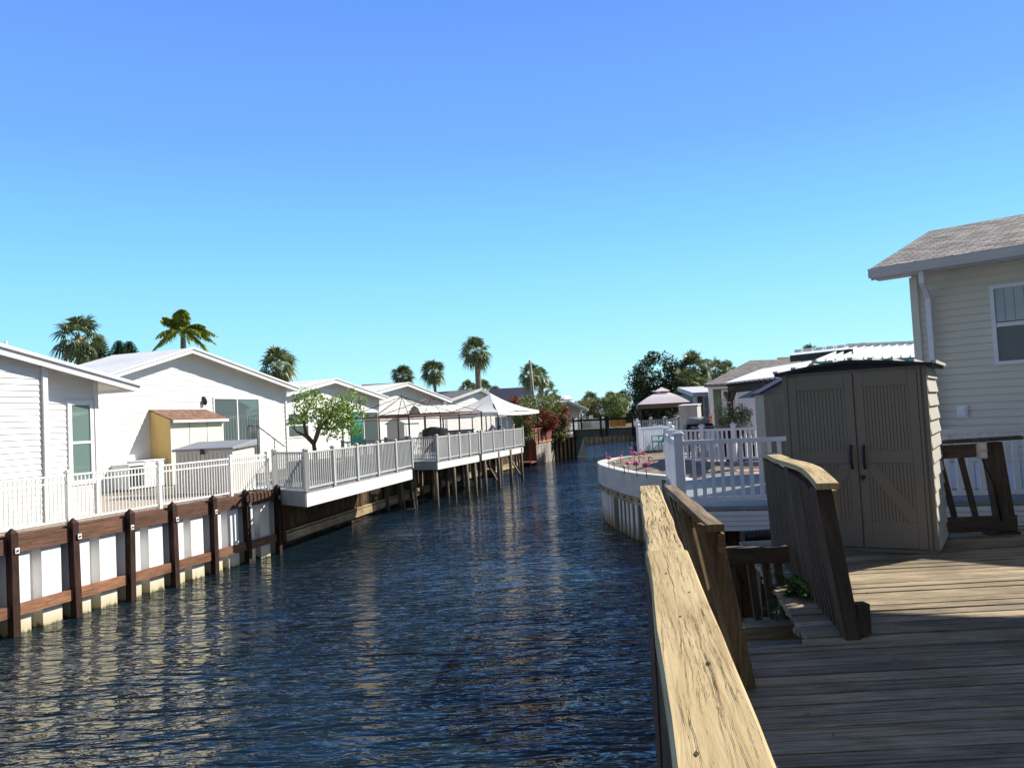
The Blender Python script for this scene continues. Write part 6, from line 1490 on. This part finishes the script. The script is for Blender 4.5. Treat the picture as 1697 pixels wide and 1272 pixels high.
m_ = MB(); Rq = random.Random(9); bl = [((c.x+Rq.uniform(-.42, .38), 23+Rq.uniform(-.3, .3), c.z+Rq.uniform(-.25, .26)), (.21, .21, .2), 110) for _ in range(24)]; bl += [((c.x-.36, 23, c.z+.42), (.12, .12, .2), 70)]; leaf_blob(m_, bl, .055, Rq); m_.build('foliage', 'midleaf', root)
m_ = MB(); leaf_blob(m_, [((c.x+.05, 22.9, c.z+.1), (.5, .45, .4), 90)], .05, Rq, .9); m_.build('blossom', 'fabricp', root)
p = P(1194.5, 704, d=25.6); root = thing('bucket', p, 'red bucket left of the potted shrub', 'bucket'); m_ = MB(); m_.lathe(p, [(.065, 0), (.09, .18), (.10, .21), (.09, .21)], 12); m_.build('body', 'redp', root); m_ = MB(); m_.tube([p+V((-.07, 0, .16)), p+V((-.05, 0, .23)), p+V((.05, 0, .23)), p+V((.07, 0, .16))], .006, 5); m_.build('handle', 'darkmetal', root)
tb_ = thing('patio_table', (p.x+.1, p.y+.1, 1.85), 'dark patio table holding the red bucket', 'table'); m_ = MB(); m_.box((p.x-.2, p.y+.1, p.z-.03), (1.5, .8, .04)); m_.build('tabletop', 'greydark', tb_)
for s_ in (-.85, .45):
    for q in (-.2, .4): m_ = MB(); m_.post((p.x+s_, p.y+q, 1.83), p.z-1.88, .05); m_.build('leg', 'greydark', tb_)
# hanging chair with a grey canopy
c = P(1257, 655, d=22.6); root = thing('swing_chair', (c.x, 22.6, 1.85), 'hanging lounge chair under a small grey canopy behind the middle white fence', 'swing chair')
m_ = MB(); ap = c+Z*.22
for k in range(8):
    a0, a1 = 6.283*k/8, 6.283*(k+1)/8; m_.face([ap, c+V((math.cos(a0)*.62, math.sin(a0)*.72, -.05)), c+V((math.cos(a1)*.62, math.sin(a1)*.72, -.05))])
m_.build('canopy', 'greycan', root)
m_ = MB(); pts = [P(q[0], q[1], d=22.8) for q in ((1254, 660), (1253, 675), (1256, 686), (1263, 693), (1271, 697))]; m_.tube(pts+[V((pts[-1].x+.1, 22.8, 1.85))], .025, 6); m_.build('frame', 'darkmetal', root)
m_ = MB(); pts = [P(q[0], q[1], d=22.6) for q in ((1254, 674), (1262, 676), (1268, 681), (1278, 684))]; m_.tube(pts, [.04, .08, .09, .05], 8); m_.build('seat', 'black', root)
# bicycle behind the far fence
def bike(x, y, z, D):
    root = thing('bicycle', (x, y, z), 'black bicycle leaning behind the far white fence', 'bicycle'); o = V((x, y, z)); D = V(D).normalized()
    wc = [o+Z*.33, o+D*1.02+Z*.33]
    for c in wc:
        m_ = MB(); m_.tube([c+D*.32*math.cos(t*math.pi/12)+Z*.32*math.sin(t*math.pi/12) for t in range(25)], .018, 5, cap=False); w_ = m_.build('wheel', 'black', root)
        m_ = MB()
        for t in range(9): m_.tube([c, c+D*.31*math.cos(t*.698)+Z*.31*math.sin(t*.698)], .003, 3)
        m_.build('spokes', 'alu', w_)
    bb, st, hd_ = o+D*.45+Z*.3, o+D*.33+Z*.82, o+D*.83+Z*.85
    m_ = MB()
    for p, q in ((bb, st), (bb, hd_-Z*.08), (st-Z*.1, hd_), (bb, wc[0]), (st-Z*.1, wc[0]), (hd_, wc[1])): m_.tube([p, q], .016, 6)
    m_.build('frame', 'tealp', root); m_ = MB(); m_.box(st+Z*.05, (.26, .12, .05), D); m_.build('saddle', 'black', root)
    s_ = V((-D.y, D.x, 0)); m_ = MB(); m_.tube([hd_+Z*.12-s_*.28-D*.12, hd_+Z*.14-s_*.12, hd_+Z*.1, hd_+Z*.14+s_*.12, hd_+Z*.12+s_*.28-D*.12], .014, 6); m_.build('handlebar', 'black', root)
q = P(1066, 750, z=1.81); bike(q.x-.1, q.y+.9, 1.81, (.95, .25, 0))
for k, (px, d, yaw, mat, lb) in enumerate(((1092, 31.5, 2.4, 'tealp', 'teal patio chair right of the bicycle, the left of two'), (1104, 32.5, 2.9, 'tealp', 'teal patio chair right of the bicycle, the right of two'), (1090, 37, 4.6, 'pale', 'white patio chair beneath the pink canopy'), (1162, 25, 3.6, 'pale', 'white patio chair seen through the middle fence below the covered grill'), (1184, 24.3, 2.2, 'pale', 'white patio chair seen through the middle fence below the red bucket'))):
    x, y = at_(px, d); chair('patio_chair', lb, x, y, 1.83, yaw, mat, group='patio chairs')
x, y = at_(1161, 29); chair('folding_chair', 'brown folding chair with red cushion in front of the tan garden cabinet', x, y, 1.95, 2.6, 'redwood', high=1.25, group=None)
c = P(1239, 706, d=24.5); root = thing('potted_shrub', (c.x, 24.5, 1.83), 'small pale leaved shrub right of the dark potted shrub', 'potted plant'); m_ = MB(); m_.lathe((c.x, 24.5, 1.83), [(.16, 0), (.2, .4), (.22, .45)], 12); m_.build('pot', 'darkmetal', root); m_ = MB(); leaf_blob(m_, [(c-Z*.05, (.2, .2, .3), 400)], .05, Rq); m_.build('foliage', 'olive', root)
# palm fronds in the gap beside the stairs
root = thing('fern', P(1320, 1020, d=6.6), 'green palm fronds growing up in the shaded gap under the warped railing', 'plant'); o = P(1335, 1012, d=6.7); m_ = MB(); Rf = random.Random(8)
for k in range(13):
    tip = P(Rf.uniform(1268, 1338), Rf.uniform(945, 1030), d=6.7+Rf.uniform(-.5, .4)); md = o.lerp(tip, .5)+Z*.14; pts = [o.lerp(md, t/8).lerp(md.lerp(tip, t/8), t/8) for t in range(9)]
    for j in range(8):
        p, q = pts[j], pts[j+1]; td = (q-p).normalized(); sd_ = td.cross(Z).normalized(); m_.face([p-sd_*.004, p+sd_*.004, q+sd_*.004, q-sd_*.004])
        for i in range(3):
            x = p.lerp(q, i/3); l = .17*math.sin(math.pi*(.15+.8*(j+i/3)/8))
            for s_ in (-1, 1): e = x+(sd_*s_*.7+td*.7-Z*.25).normalized()*l; m_.face([x-td*.008, x+td*.008, e])
m_.build('frond', 'fern', root)
m_ = MB(); m_.tube([V((o.x, o.y, 1.0)), o], [.06, .03], 7); m_.build('stem', 'bark', root)
